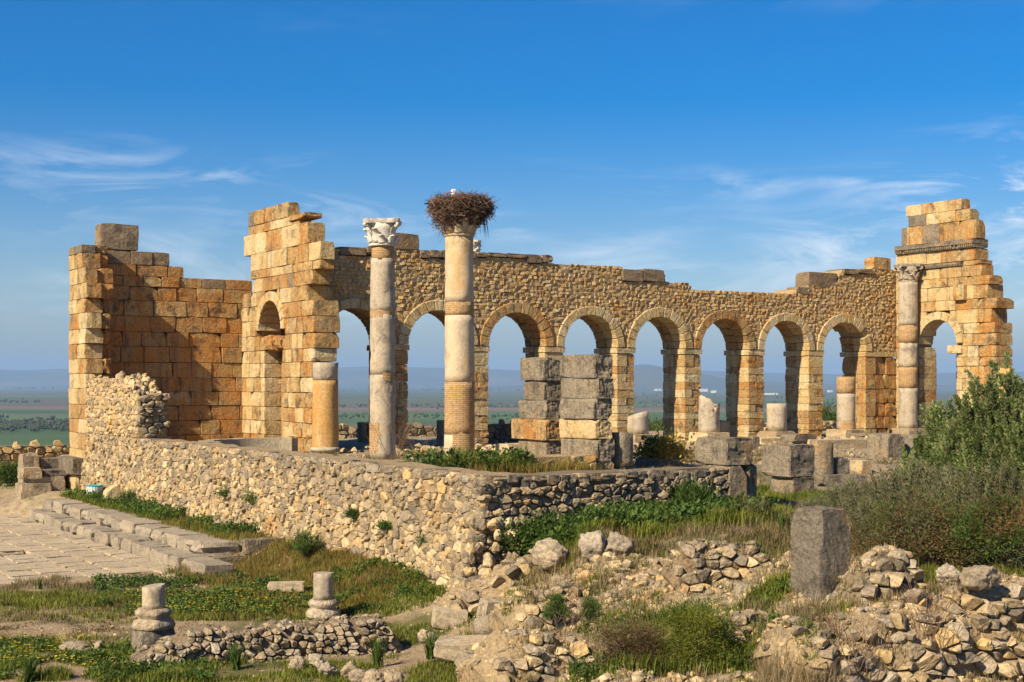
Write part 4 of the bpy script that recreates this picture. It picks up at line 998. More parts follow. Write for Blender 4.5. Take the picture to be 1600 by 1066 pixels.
def tube(pts, rs, n=10):
    m = MB()
    for i, p in enumerate(pts):
        p = Vector(p); d = (Vector(pts[min(i + 1, len(pts) - 1)]) - Vector(pts[max(i - 1, 0)])).normalized()
        u = d.cross(Vector((0, 1, 0))); u = (u if u.length > 0.1 else d.cross(Vector((1, 0, 0)))).normalized(); v = d.cross(u)
        for k in range(n):
            t = 2 * math.pi * k / n; m.v.append(tuple(p + (u * math.cos(t) + v * math.sin(t)) * rs[i]))
    for i in range(len(pts) - 1):
        for k in range(n): m.f.append((i * n + k, i * n + (k + 1) % n, (i + 1) * n + (k + 1) % n, (i + 1) * n + k)); m.t.append(0)
    e = (len(pts) - 1) * n; m.f += [tuple(range(n))[::-1], tuple(e + k for k in range(n))]; m.t += [0, 0]; return m
T = thing('stork', 'white stork sitting low in the twig nest, only head and back showing', 'bird', (CN[0] - 0.05, CN[1] - 0.15, 9.3), 0.0)
T.scale = (1.1, 1.1, 1.1)
body = tube([(0.42, 0, 0.02), (0.34, 0, 0.08), (0.18, 0, 0.11), (0.0, 0, 0.10), (-0.12, 0, 0.12), (-0.16, 0, 0.2), (-0.12, 0, 0.28), (-0.07, 0, 0.335), (-0.09, 0, 0.375), (-0.14, 0, 0.375), (-0.18, 0, 0.36)],
            [0.02, 0.08, 0.14, 0.155, 0.12, 0.07, 0.052, 0.05, 0.062, 0.055, 0.02], 14)
link('body', body.mesh('body', 'feather_white'), T)
link('beak', tube([(-0.17, 0, 0.362), (-0.27, 0, 0.335), (-0.37, 0, 0.31)], [0.022, 0.014, 0.003], 8).mesh('beak', 'beak_red'), T)
for s in (-1, 1): link('wing', tube([(0.05, s * 0.13, 0.13), (0.25, s * 0.12, 0.10), (0.46, s * 0.05, 0.03)], [0.05, 0.06, 0.012], 8).mesh('wing', 'feather_black'), T)

# ================================================================== big loose masonry inside
def build_stack(label, a0, a1, b0, b1, z0, rows, seed, mats_=('block_grey',)):
    R = Ruin('block_stack', label, 'block pier', (a0 + a1) / 2, (b0 + b1) / 2, z0)
    z = z0
    for q, (h, da, db, dn) in enumerate(rows):
        h *= 1.1
        block(R, a0 + da, a1 + da * 0.3, b0 + dn, b1 + db, z, z + h, mats_[q % len(mats_)], 3, tilt=0.012, jit=0.03); z += h
build_stack('tall stack of dark grey ashlar blocks, nearer of two piers', 22.7, 23.3, 32.75, 34.6, 1.4, [(0.42, 0, 0.05, 0), (0.55, 0, 0, 0.02), (0.5, 0.04, 0.05, 0.02), (0.52, -0.03, -0.1, 0.02), (0.52, 0.02, 0, 0), (0.6, 0, 0, 0)], 1, ('block_grey', 'block_grey', 'ashlar_cream', 'block_grey', 'block_grey', 'block_grey'))
build_stack('stack of grey blocks with projecting courses, farther of two piers', 22.65, 23.25, 35.3, 36.45, 1.4, [(0.45, 0, 0.1, -0.3), (0.42, -0.05, 0.3, -0.15), (0.56, -0.1, 0.5, -0.25), (0.5, -0.02, 0.3, -0.1), (0.52, 0, 0, 0), (0.62, -0.05, 0.1, -0.05)], 2, ('ashlar', 'ashlar_grey', 'ashlar', 'block_grey', 'ashlar_grey', 'block_grey'))
# block pier at the end of the short wall
R = Ruin('block_pier', 'pier of upright dark blocks ending the short rubble wall', 'block pier', 20.95, 24.9, 0.8)
block(R, 20.5, 20.98, 24.5, 25.5, 0.7, 1.5, 'block_grey', 1); block(R, 20.5, 21.0, 24.45, 25.5, 1.5, 2.2, 'ashlar_grey', 1); block(R, 21.0, 21.42, 24.55, 25.4, 0.7, 2.18, 'block_grey', 2)
w = W(20.85, 25.1); loose_block('stone_block', 'big rough grey block resting on the end of the short wall', 'stone block', w.x, w.y, 2.21, (0.75, 1.15, 0.6), AL, 'block_grey', 3)
w = W(22.6, 30.8); stub = lathe_mesh('column_drum', 'block_grey', lathe(rings(0.33, 0.31, 0, 0.95, 6), 24, 0.025, 4, slope(0.06, 1.0))); x, y = gpt(971, 725, 1.75)
tag(link('column_drum', stub, None, (x, y, 1.7)), 'dark grey drum leaning close to the tall block stack', 'column drum')
def at_px(px, py, z): x, y = gpt(px, py, z); return x, y
x, y = at_px(1240, 786, 1.1)
loose_block('stone_block', 'stained lower block carrying a bigger grey block, right of the short wall', 'stone block', x + 0.05, y + 0.45, 1.0, (0.75, 0.9, 0.72), AL, 'ashlar_grey', 3)
loose_block('stone_block', 'big two-toned grey block lying on a smaller stained block', 'stone block', x - 0.05, y + 0.45, 1.73, (0.85, 1.0, 0.78), AL + 0.05, 'block_grey', 3)
x, y = at_px(1288, 748, 1.55)
tag(link('column_drum', lathe_mesh('column_drum', 'block_grey', lathe(rings(0.31, 0.30, 0, 1.05, 6), 26, 0.012, 9, slope(0.08, 0.6))), None, (x, y + 0.3, 1.5)), 'smooth grey drum with slanted top beside the two-toned block', 'column drum')
loose_block('stone_block', 'small grey cube block right of the smooth drum', 'stone block', x + 0.45, y + 0.6, 1.5, (0.42, 0.5, 0.55), AL, 'block_grey', 1)
loose_block('stone_slab', 'long flat kerb slab in front of the smooth drum', 'stone slab', x + 0.45, y + 0.05, 1.35, (1.3, 0.45, 0.3), 0.2, 'block_grey', 1)
x, y = at_px(1388, 712, 1.7); loose_block('stone_block', 'squared grey block below the slender corner column, left half lit', 'stone block', x, y + 0.3, 1.55, (0.75, 0.95, 0.85), AL, 'block_grey', 3)
loose_block('stone_block', 'pale grey block right of the squared block, behind the big bush', 'stone block', x + 1.15, y + 0.8, 1.5, (0.9, 0.9, 0.85), AL, 'block_grey', 1)
x, y = at_px(1345, 735, 1.45); loose_block('stone_block', 'small low cream block left of the big bush', 'stone block', x, y, 1.35, (0.4, 0.5, 0.4), AL, 'rubble_cream', 1)
x, y = at_px(1125, 680, 1.7); loose_block('stone_slab', 'pale weathered flat-topped slab behind the big wall-end block', 'stone slab', x, y, 1.5, (1.0, 1.1, 0.85), 0.5, 'boulder', 2)
x, y = at_px(1210, 695, 1.5); loose_block('stone_slab', 'low flat footing slab before the seventh arch', 'stone slab', x, y, 1.4, (2.2, 0.9, 0.4), AL, 'rubble_cream', 1)
loose_block('stone_slab', 'upper footing slab with broken lumps before the seventh arch', 'stone slab', x + 0.9, y - 0.4, 1.55, (1.3, 0.8, 0.42), AL + 0.1, 'ashlar_grey', 2)
x, y = at_px(1330, 705, 1.5); loose_block('stone_slab', 'wide pale slab under the brick-headed stump', 'stone slab', x - 0.3, y + 1.0, 1.35, (2.3, 0.9, 0.55), AL, 'rubble_cream', 1)
x, y = at_px(1178, 703, 1.5); loose_block('stone_block', 'small black upright stone near the yellow bush', 'stone block', x, y, 1.45, (0.35, 0.3, 0.55), AL, 'block_grey', 1)
x, y = at_px(1030, 728, 1.6); loose_block('stone_slab', 'low grey slab between dark drum and wall-end block', 'stone slab', x, y + 0.3, 1.45, (1.3, 0.5, 0.35), 0.1, 'block_grey', 1)
x, y = at_px(562, 700, 1.5); loose_block('pedestal', 'small grey pedestal block left of the pitted column', 'pedestal', x, y + 4, 1.45, (0.8, 0.8, 0.95), AL, 'block_grey', 0)
x, y = at_px(686, 705, 1.5); loose_block('pedestal', 'slim pale pedestal left of the stork column', 'pedestal', x, y + 4, 1.45, (0.42, 0.5, 1.1), AL, 'boulder', 0)
x, y = at_px(815, 712, 1.5); loose_block('stone_slab', 'pale slab lying left of the farther block stack', 'stone slab', x - 0.2, y + 0.5, 1.5, (1.2, 0.9, 0.4), AL, 'rubble_cream', 1)
w = W(23.4, 25.2); loose_block('stone_slab', 'threshold slab between the wall end and the stained block', 'stone slab', w.x, w.y, 0.95, (2.6, 0.4, 0.32), AL, 'block_grey', 1)

# rubble walls of other rooms, seen beyond
def far_wall(label, p0, p1, y0, y1, zt, zb, seed, w=0.4, h=0.26, parts=90, mat='rubble_mixed', amp=0.3):
    x0, x1 = (p0 - 800) / FPX * y0, (p1 - 800) / FPX * y1
    ang = math.atan2(y1 - y0, x1 - x0); L = math.hypot(x1 - x0, y1 - y0)
    R = Ruin.__new__(Ruin); R.o = (0, 0, zb); R.root = thing('rubble_wall', label, 'wall', (x0, y0, zb), ang); R.l = lambda a, b, z: (a, b, z - zb)
    top = lambda u: zt + amp * nz(u * 0.6 + seed, 1, 0)
    strip_core(R, 'b', frange(0, L, 0.4), lambda u: zb, lambda u: top(u) - 0.05, 0.05, 0.8, 'mortar_dark', topmat='rubble_cream', bump=0.1)
    rs = random.Random(seed)
    ps = cells(0, L, zb, zt + amp, w, h, seed=seed, keep=lambda u, v: v < top(u))
    rest = MB()
    for i, poly in enumerate(ps):
        vs, fs, (cu, cv) = stone_geo(poly, 0.1, rs, 0.92); conv = [(x, -d, y) for (x, y, d) in vs]
        if i < parts:
            m = MB(); m.add(conv, fs); link('stone', m.mesh('stone', mat, False), R.root, R.l(cu, 0.05, cv))
        else: rest.add([(p[0] + cu, p[1] + 0.05, p[2] + cv - zb) for p in conv], fs, rs.random())
    if rest.v: tag(link('small_stones', rest.mesh('small_stones', mat, False, True), R.root), kind='stuff')
    return R, top, L
far_wall('dark rubble boundary wall at the far left behind the steps', -60, 112, 63, 66, 1.25, -0.6, 61, mat='rubble_brown', parts=150)
far_wall('low crumbled rubble wall seen through the first arches', 520, 760, 66, 70, 2.05, 0.9, 62, parts=80)
far_wall('heap-like rubble wall seen through the third arch', 755, 835, 60, 62, 2.35, 1.2, 63, amp=0.25, parts=60)
far_wall('pale rubble wall seen through the rightmost arches', 1190, 1420, 73, 80, 2.0, 0.9, 64, parts=80, mat='rubble_cream')

# ================================================================== left: paving, steps, bin, marker
def build_paving():
    P = link('paved_terrace', None); P.empty_display_size = 0.2; P.location = W(9, 42, -0.62); P.rotation_euler = (0, 0, AL); tag(P, 'old flagstone paving left of the steps', kind='structure')
    a = 11.62; n = 0
    while a > 3.5:
        w = RND.uniform(0.5, 0.95); b = 33.2 + RND.uniform(0, 0.6)
        while b < 52:
            ln = RND.uniform(0.6, 1.5); c = W(a - w / 2, b + ln / 2)
            px = 800 + FPX * c.x / c.y
            edge = 33.6 + 1.2 * nz(a * 0.7, 0, 3)
            if px > -40 and b > edge and RND.random() < 0.97:
                link('flagstone', ublock('paving', 1, RND.randrange(6)), P, (a - w / 2 - 9, b + ln / 2 - 42, -0.035 + RND.uniform(-.012, .012)), (RND.uniform(-.006, .006), RND.uniform(-.006, .006), RND.uniform(-.012, .012)), (w - 0.07, ln - 0.08, 0.14)); n += 1
            b += ln
        a -= w
build_paving()
R = Ruin('stone_steps', 'two long weathered steps of kerb blocks below the rubble wall', 'steps', 12.3, 42, -0.6)
b = 34.9
while b < 50.2:
    ln = RND.uniform(0.8, 1.5); block(R, 12.25 + RND.uniform(-.04, .04), 13.25 + RND.uniform(-.1, .15), b, b + ln, -0.36, 0.03 + RND.uniform(-.03, .03), 'step_stone', RND.choice((1, 1, 2)), 'step_block', jit=0.04, tilt=0.02); b += ln
b = 32.9
while b < 50.4:
    ln = RND.uniform(0.6, 1.1); block(R, 11.62 + RND.uniform(-.04, .05), 12.3, b, b + ln, -0.66, -0.27 + RND.uniform(-.04, .03), 'step_stone', RND.choice((1, 1, 2)), 'step_block', jit=0.04, tilt=0.025); b += ln
for (a0, a1) in ((13.3, 13.75), (13.76, 14.15), (14.16, 14.36)): block(R, a0, a1, 34.75, 35.4, -0.33, 0.04, 'block_grey', 1, 'step_block')
block(R, 12.4, 14.3, 34.7, 35.1, -0.6, -0.34, 'ashlar_grey', 1, 'step_block')
R = Ruin('stair_blocks', 'flight of big stone blocks climbing at the far left of the ashlar corner', 'steps', 11.8, 55.5, -0.55)
for (p, q, y0, y1, d) in ((33, 82, 786, 755, 1.0), (46, 103, 770, 744, 1.3), (68, 104, 748, 734, 1.5), (36, 66, 750, 731, 1.2)):
    bb = 53.4 + d; a0, z0 = on_b(p, y0, bb); a1, z1 = on_b(q, y1, bb); block(R, a0, a1, bb, bb + 1.0, max(z0, -0.6), z1, 'block_grey' if p == 68 else 'boulder', 1, 'step_block')
for (p, q, y0, y1, d) in ((62, 104, 735, 716, 2.6), (36, 62, 737, 709, 2.4)):
    bb = 53.4 + d; a0, z0 = on_b(p, y0, bb); a1, z1 = on_b(q, y1, bb); block(R, a0, a1, bb, bb + 0.9, -0.3, z1, 'block_grey' if p == 62 else 'rubble_cream', 1, 'step_block')
# waste bin with teal lid and white-painted marker stone
x, y = gpt(148, 779, 0.0)
T = thing('waste_bin', 'white slatted waste bin with a teal rim against the rubble wall', 'bin', (x, y, 0.0))
link('drum', lathe_mesh('drum', 'bin_white', lathe([(0.22, 0), (0.25, 0.02), (0.26, 0.42), (0.24, 0.42), (0.23, 0.05)], 24, 0.002, 1)), T)
for k in range(18):
    t = 2 * math.pi * k / 18; link('slat', ublock('bin_white', 0, 0), T, (0.265 * math.cos(t), 0.265 * math.sin(t), 0.22), (0, 0, t), (0.02, 0.07, 0.43))
link('rim', lathe_mesh('rim', 'bin_teal', lathe([(0.255, 0.425), (0.285, 0.43), (0.288, 0.455), (0.27, 0.47), (0.24, 0.47), (0.24, 0.44)], 24, 0.001, 2, close=False)), T)
_b, _ = on_a(177, 779, 13.85); x, y = W(13.85, _b)[:2]
bm = bmesh.new(); vs = []
for yy in (-0.28, 0.28):
    for (xx, zz) in ((-0.27, 0), (0.27, 0), (0.27, 0.42), (0.0, 0.62), (-0.27, 0.42)): vs.append(bm.verts.new((xx, yy, zz)))
bm.faces.new(vs[:5]); bm.faces.new(vs[5:][::-1])
for k in range(5): bm.faces.new((vs[k], vs[k + 5], vs[(k + 1) % 5 + 5], vs[(k + 1) % 5]))
bmesh.ops.recalc_face_normals(bm, faces=bm.faces); bmesh.ops.bevel(bm, geom=bm.edges[:], offset=0.02, segments=2, affect='EDGES')
me = bpy.data.meshes.new('marker_stone'); bm.to_mesh(me); bm.free(); me.materials.append(MATS['ashlar_cream'])
tag(link('marker_stone', me, None, (x, y, -0.02), (0, 0, AL)), 'pale pointed-topped marker stone right of the waste bin', 'marker stone')

# ================================================================== foreground things
def small_column(label, x, y, z, r, hs, seed, ped=None, slant=None):
    T = thing('column_remnant', label, 'column', (x, y, z))
    zz = 0.0
    if ped:
        link('pedestal', ublock('block_grey', 1, seed % 6), T, (ped[3], 0.0, ped[2] / 2), (0, 0, AL), ped[:3]); zz = ped[2]
    k = r / 0.2
    prof = [(0.34 * k, 0), (0.36 * k, 0.06 * k), (0.33 * k, 0.13 * k), (0.26 * k, 0.17 * k), (0.255 * k, 0.2 * k), (0.31 * k, 0.24 * k), (0.315 * k, 0.30 * k), (0.25 * k, 0.35 * k)]
    link('attic_base', lathe_mesh('attic_base', 'boulder', lathe(prof, 26, 0.02, seed)), T, (0, 0, zz))
    m = lathe(rings(r, r * 0.97, 0, hs, 5), 26, 0.012, seed + 1, slant); link('shaft', lathe_mesh('shaft', 'column_stone', m), T, (0, 0, zz + 0.34 * k))
    return T
x, y = gpt(505, 962, -0.5); small_column('short column shaft on a round moulded base behind the dark foreground wall', x, y, -0.52, 0.195, 0.52, 3)
x, y = gpt(240, 1018, -0.6); small_column('slant-topped column stub on a dark pedestal at lower left', x, y, -0.62, 0.20, 0.42, 5, (0.62, 0.6, 0.42, 0.0), slope(0.055, math.pi + 0.3))

MOUNDS = []
def surf_z(x, y):
    z = ground_z(x, y)
    for f in MOUNDS:
        q = f(x, y)
        if q is not None and q > z: z = q
    return z
def mound(name, label, x0, y0, x1, y1, wid, zt, seed, n=60, size=(0.14, 0.4), mat='rubble_cream', mats=None, face=True, amp=0.12, zb=None):
    """ruined wall: a rubble core between two points with fallen stones over it, largest as parts"""
    ang = math.atan2(y1 - y0, x1 - x0); L = math.hypot(x1 - x0, y1 - y0); g0 = min(ground_z(x0, y0), ground_z(x1, y1)) - 0.15 if zb is None else zb
    R = Ruin.__new__(Ruin); R.o = (0, 0, g0); R.root = thing(name, label, 'wall', (x0, y0, g0), ang); R.l = lambda a, b, z: (a, b, z - g0)
    rs = random.Random(seed)
    zf = zt if callable(zt) else (lambda u: zt)
    top = lambda u: zf(u / L) + amp * nz(u * 1.3 + seed, 1, 0) - 0.9 * (1 - ss(u, -0.1, 0.35)) * 0.4 - 0.4 * ss(u, L - 0.35, L)
    def surf(x, y):
        dx, dy = x - x0, y - y0; u = dx * math.cos(ang) + dy * math.sin(ang); b = -dx * math.sin(ang) + dy * math.cos(ang)
        if not (0 < u < L and 0.02 < b < wid * 0.98): return None
        s = b / wid; return g0 + (top(u) - g0) * min(1, 2.6 * min(s, 1 - s)) ** 0.35
    MOUNDS.append(surf)
    m = MB(); us = frange(0, L, 0.09); nb = 16
    for u in us:
        for k in range(nb + 1):
            s = k / nb; b = (s - 0.0) * wid
            e = min(1, 2.6 * min(s, 1 - s)) ** 0.35
            zz = g0 + (top(u) - g0) * e; d = 0.07 * nz(u * 2.5 + seed, b * 2.5, zz * 2.5) + 0.05 * nz(u * 6 + seed, b * 6, zz * 6) + 0.03 * nz(u * 13 + seed, b * 13, zz * 13) + 0.09 * abs(nz(u * 4.2 + seed, b * 4.2, zz * 4.2 + 3)) - 0.03
            m.v.append((u + d, b + d, zz - g0 + d))
    n1 = nb + 1
    for i in range(len(us) - 1):
        for k in range(nb): m.f.append((i * n1 + k, (i + 1) * n1 + k, (i + 1) * n1 + k + 1, i * n1 + k + 1)); m.t.append(0)
    m.f.append(tuple(range(n1))); m.t.append(0); e = (len(us) - 1) * n1; m.f.append(tuple(e + k for k in reversed(range(n1)))); m.t.append(0)
    link('rubble_core', m.mesh('rubble_core', 'mortar_pale' if mat == 'rubble_cream' else 'mortar_dark', False), R.root)
    # stones on the near face, leaning with it
    rest = MB(); cnt = 0
    zmax = max(top(u) for u in us)
    ps = cells(0.05, L - 0.05, g0 + 0.02, zmax, (size[0] + size[1]) * 0.55, (size[0] + size[1]) * 0.42, jit=0.55, seed=seed, keep=lambda u, v: v < top(u) - 0.03, vary=0.7)
    rs.shuffle(ps)
    for poly in ps:
        if rs.random() < (0.22 if mat == 'rubble_cream' else 0.08): continue
        vs, fs, (cu, cv) = stone_geo(poly, rs.uniform(0.04, 0.17), rs, rs.uniform(0.72, 0.95), 0.75)
        t = (cv - g0) / max(0.1, top(cu) - g0); off = (min(1, max(0, t)) ** 2.86) / 2.6 * wid * 0.9
        conv = [(x, -d, y) for (x, y, d) in vs]; base = (cu, off - 0.02, cv - g0)
        if cnt < n:
            q = MB(); q.add(conv, fs); link('stone', q.mesh('stone', rs.choice(mats) if mats else mat, False), R.root, base); cnt += 1
        else: rest.add([(p[0] + base[0], p[1] + base[1], p[2] + base[2]) for p in conv], fs, rs.random())
    for k in range(int(n * 0.6)):
        u = rs.uniform(0, L); s = size[0] + (size[1] - size[0]) * rs.random() ** 2.2; b = rs.uniform(0.12, 0.95) * wid
        e = min(1, 2.6 * min(b / wid, 1 - b / wid)) ** 0.35; zz = (top(u) - g0) * e
        link('stone', boulder_pool(rs.choice(mats) if mats else mat, k % 7), R.root, (u, b, zz - s * 0.06), (rs.gauss(0, .25), rs.gauss(0, .25), rs.uniform(0, 6)), (s * rs.uniform(1.0, 1.9), s * 1.1, s * rs.uniform(0.45, 0.8)))
    tpl = [[tuple(v.co) for v in boulder_pool(mat, q, 1).vertices] for q in range(5)]; tf = [[tuple(f.vertices) for f in boulder_pool(mat, q, 1).polygons] for q in range(5)]
    for k in range(int(n * 5)):
        u = rs.uniform(-0.3, L + 0.3); s = size[0] * rs.uniform(0.25, 1.0); b = rs.uniform(-0.35, 1.0) * wid
        q = min(1, max(0, b / wid)); e = min(1, 2.6 * max(0, min(q, 1 - q))) ** 0.35; zz = (top(min(L, max(0, u))) - g0) * e
        if b < 0 or u < 0 or u > L:
            wx, wy = x0 + u * math.cos(ang) - b * math.sin(ang), y0 + u * math.sin(ang) + b * math.cos(ang); zz = ground_z(wx, wy) - g0
        M = Matrix.LocRotScale(Vector((u, b, zz - s * 0.02)), Vector((rs.uniform(0, 6), rs.uniform(0, 6), rs.uniform(0, 6))).to_track_quat('Z', 'Y'), Vector((s * rs.uniform(.9, 1.6), s, s * rs.uniform(.6, .9))))
        i = rs.randrange(5); rest.add([tuple(M @ Vector(c)) for c in tpl[i]], tf[i], rs.random())
    if rest.v: tag(link('small_stones', rest.mesh('small_stones', mat, False, True), R.root), kind='stuff')
    return R
x0, y0 = gpt(190, 1048, -0.62); w0 = Vector((x0, y0, 0)); d = W(1, 0.05)
mound('ruined_wall', 'dark pitted rubble wall low in the left foreground', x0, y0, x0 + d.x * 5.3, y0 + d.y * 3.0, 0.75, lambda s: -0.40 + 0.32 * ss(s, 0.0, 0.3) + 0.05 * ss(s, 0.55, 0.8), 71, 200, (0.07, 0.17), 'rubble_mixed', ['rubble_mixed', 'rubble_mixed', 'boulder'], zb=-0.75)
x0, y0 = gpt(1052, 912, 0.85); x1, y1 = gpt(1238, 905, 0.95)
mound('ruined_wall', 'low heap-like rubble wall just left of the big upright block', x0, y0, x1, y1 + 0.6, 0.9, lambda s: 1.34 + 0.12 * math.sin(s * 3), 72, 110, (0.09, 0.30), 'rubble_mixed', ['rubble_mixed', 'rubble_cream', 'boulder'], zb=0.6)
x0, y0 = gpt(1345, 945, 0.9); x1, y1 = gpt(1470, 925, 1.0)
mound('ruined_wall', 'rubble heap with dark stones just right of the big upright block', x0, y0, x1, y1 + 0.3, 0.8, lambda s: 1.15 + 0.42 * math.sin(s * 2.6), 73, 90, (0.09, 0.30), 'rubble_mixed', ['rubble_mixed', 'boulder', 'rubble_cream'], zb=0.6)
x0, y0 = gpt(1262, 1066, 0.0)
mound('ruined_wall', 'broad pale rubble terrace wall in the lower right corner', 3.75, 18.7, 7.9, 20.4, 1.7, lambda s: 0.72 + 0.5 * s, 74, 220, (0.09, 0.30), 'rubble_cream', ['rubble_cream', 'rubble_cream', 'rubble_mixed', 'boulder'], zb=-0.3)
mound('ruined_wall', 'pale lumpy rubble bank in the bottom centre right of the boulders', -0.25, 19.6, 2.2, 20.6, 1.5, lambda s: 0.30 + 0.20 * math.sin(s * 4 + 0.5), 75, 150, (0.08, 0.26), 'rubble_cream', ['rubble_cream', 'boulder', 'rubble_cream'], zb=-0.5)
mound('ruined_wall', 'pale stony bank rising from the corner of the long wall', 0.1, 22.4, 3.0, 23.3, 1.8, lambda s: 0.62 + 0.45 * s, 76, 150, (0.08, 0.26), 'rubble_cream', ['rubble_cream', 'boulder', 'rubble_cream', 'rubble_mixed'], zb=0.0)
mound('ruined_wall', 'fringe of rubble with dark hollow under the upright block', 2.2, 19.9, 4.2, 20.3, 1.0, lambda s: 0.62 + 0.2 * s, 77, 80, (0.08, 0.24), 'rubble_cream', ['rubble_cream', 'boulder'], zb=0.0)
mound('ruined_wall', 'tumbled corner stones spilling from the near corner of the long wall', -1.2, 26.6, 0.9, 27.0, 1.3, lambda s: 0.25 + 0.5 * ss(s, 0.2, 0.9), 78, 80, (0.10, 0.36), 'rubble_cream', ['rubble_cream', 'rubble_mixed', 'boulder'], zb=-0.4)

# the big upright block, boulders and fallen pieces
x, y = gpt(1290, 930, 0.95)
loose_block('upright_block', 'large upright grey block with rough dark side in the right foreground', 'stone block', x, y + 0.35, 0.85, (0.62, 0.62, 1.32), AL, 'block_grey', 3)
def boulder(label, px, py, z, s, seed, mat='boulder', name='boulder', rz=0.0):
    x, y = gpt(px, py, z); o = link(name, boulder_mesh(mat, seed, 4, 0.65), None, (x, y + s[1] * 0.35, z + s[2] * 0.3), (0, 0, rz), s); return tag(o, label, 'boulder', 'boulders lying about the foreground')
boulder('white pitted boulder, left of the split pair', 866, 884, 0.8, (0.8, 0.7, 0.58), 5)
boulder('left half of the split white boulder below the short wall', 925, 872, 1.0, (0.52, 0.6, 0.62), 8, rz=0.4)
boulder('right half of the split white boulder below the short wall', 963, 872, 1.0, (0.6, 0.6, 0.55), 14, rz=1.0)
boulder('small white stone on the grassy terrace by the long wall', 341, 826, -0.05, (0.45, 0.35, 0.3), 21)
for (px, py, s, sd, lb) in ((462, 1048, .30, 31, 'leftmost round cream boulder in the bottom row'), (494, 1044, .34, 33, 'round cream boulder second in the bottom row'), (512, 1058, .30, 35, 'round cream boulder in front, third in the bottom row'), (545, 1060, .36, 37, 'lumpy pitted boulder in the middle of the bottom row'), (560, 1072, .34, 39, 'smooth grey boulder at the picture foot'), (585, 1076, .36, 41, 'round white boulder at the picture foot'), (612, 1074, .36, 43, 'round brownish boulder at the picture foot right of the white one')):
    boulder(lb, px, py, -0.55, (s, s * .9, s * .9), sd)
boulder('pale round stone resting at the right end of the dark foreground wall', 664, 1004, -0.45, (0.32, 0.3, 0.3), 47)
boulder('pointed white stone standing on the grass before the long wall', 674, 944, -0.35, (0.17, 0.16, 0.2), 49)
boulder('flat pale rock lying in the grass before the long wall', 612, 938, -0.35, (0.5, 0.4, 0.2), 53)
boulder('weathered white boulder at the very bottom centre', 740, 1064, -0.25, (0.75, 0.6, 0.5), 57)
boulder('brown rounded rock in the bank below the split boulder', 920, 912, 0.75, (0.42, 0.35, 0.3), 59, 'rubble_brown')
boulder('rust-stained flat stone above the dark green bush', 1040, 972, 0.45, (0.26, 0.22, 0.14), 61, 'rubble_brown')
boulder('grey rock jutting from the right-hand terrace wall', 1430, 945, 0.95, (0.36, 0.3, 0.28), 63, 'rubble_mixed')
boulder('large grey squared rock on the crest of the right-hand terrace wall', 1536, 920, 1.15, (0.62, 0.5, 0.4), 65, 'rubble_mixed')
boulder('pale hump of rock on the terrace wall right of the rubble heap', 1484, 915, 1.1, (0.42, 0.4, 0.4), 67)
boulder('low pale rock pair among stones at lower left', 112, 1026, -0.6, (0.55, 0.4, 0.28), 69)
boulder('small brown rock beside the slant-topped column stub', 150, 1020, -0.6, (0.28, 0.25, 0.22), 73)
x, y = gpt(702, 982, -0.45); loose_block('fallen_moulding', 'fallen moulded block with flat top right of the short column', 'stone block', x, y + 0.2, -0.47, (0.62, 0.5, 0.34), 0.15, 'paving', 1, (0.05, 0.08))
x, y = gpt(768, 968, -0.2); loose_block('stone_block', 'squat grey squared stone right of the moulded block', 'stone block', x, y + 0.2, -0.25, (0.42, 0.4, 0.38), 0.5, 'boulder', 2, (0.1, 0.1))
x, y = gpt(735, 952, -0.2); loose_block('stone_block', 'angular cream stone behind the moulded block', 'stone block', x, y + 0.2, -0.25, (0.34, 0.3, 0.34), 1.0, 'rubble_cream', 2, (0.15, 0.1))
x, y = gpt(730, 1028, -0.4); loose_block('stone_slab', 'long smooth grey slab lying in the lower centre', 'stone slab', x, y + 0.2, -0.42, (1.0, 0.55, 0.28), -0.12, 'paving', 1, (0.12, -0.04))
x, y = gpt(768, 992, -0.3); m = lathe(rings(0.2, 0.2, -0.28, 0.28, 5), 22, 0.02, 8); tag(link('column_drum', lathe_mesh('column_drum', 'boulder', m), None, (x, y + 0.2, -0.18), (rad(75), rad(18), rad(35))), 'broken drum lying above the smooth slab', 'column drum')
x, y = gpt(828, 975, 0.1); m = lathe(rings(0.14, 0.17, -0.36, 0.36, 6), 22, 0.012, 3); tag(link('column_drum', lathe_mesh('column_drum', 'column_stone', m), None, (x, y + 0.1, 0.18), (rad(62), rad(38), rad(-12))), 'tilted fallen column shaft leaning on the bank', 'column drum')
x, y = gpt(1195, 938, 0.7); loose_block('stone_slab', 'long pale slab in the grass left of the upright block', 'stone slab', x, y + 0.1, 0.72, (0.85, 0.35, 0.22), 0.0, 'boulder', 1)
x, y = gpt(445, 920, -0.35); loose_block('stone_slab', 'flat slab sunk in grass above the short column', 'stone slab', x, y + 0.2, -0.42, (0.75, 0.4, 0.18), 0.1, 'paving', 1)

# loose stones strewn over the stony slopes
def strewn(label, sampler, n, s0, s1, mat, seed):
    r = random.Random(seed); m = MB()
    tpl = [[tuple(v.co) for v in boulder_pool(mat, q, 1).vertices] for q in range(6)]; tf = [[tuple(f.vertices) for f in boulder_pool(mat, q, 1).polygons] for q in range(6)]
    k = 0
    while k < n:
        x, y = sampler(r); k += 1; s = s0 + (s1 - s0) * r.random() ** 2.5
        M = Matrix.LocRotScale(Vector((x, y, ground_z(x, y) + s * 0.02)), Vector((r.gauss(0, 1), r.gauss(0, 1), r.gauss(0, 1))).to_track_quat('Z', 'Y'), Vector((s * r.uniform(.9, 1.7), s, s * r.uniform(.5, .9))))
        i = r.randrange(6); m.add([tuple(M @ Vector(c)) for c in tpl[i]], tf[i], r.random())
    tag(link('loose_stones', m.mesh('loose_stones', mat, False, True)), label, 'stones', kind='stuff')
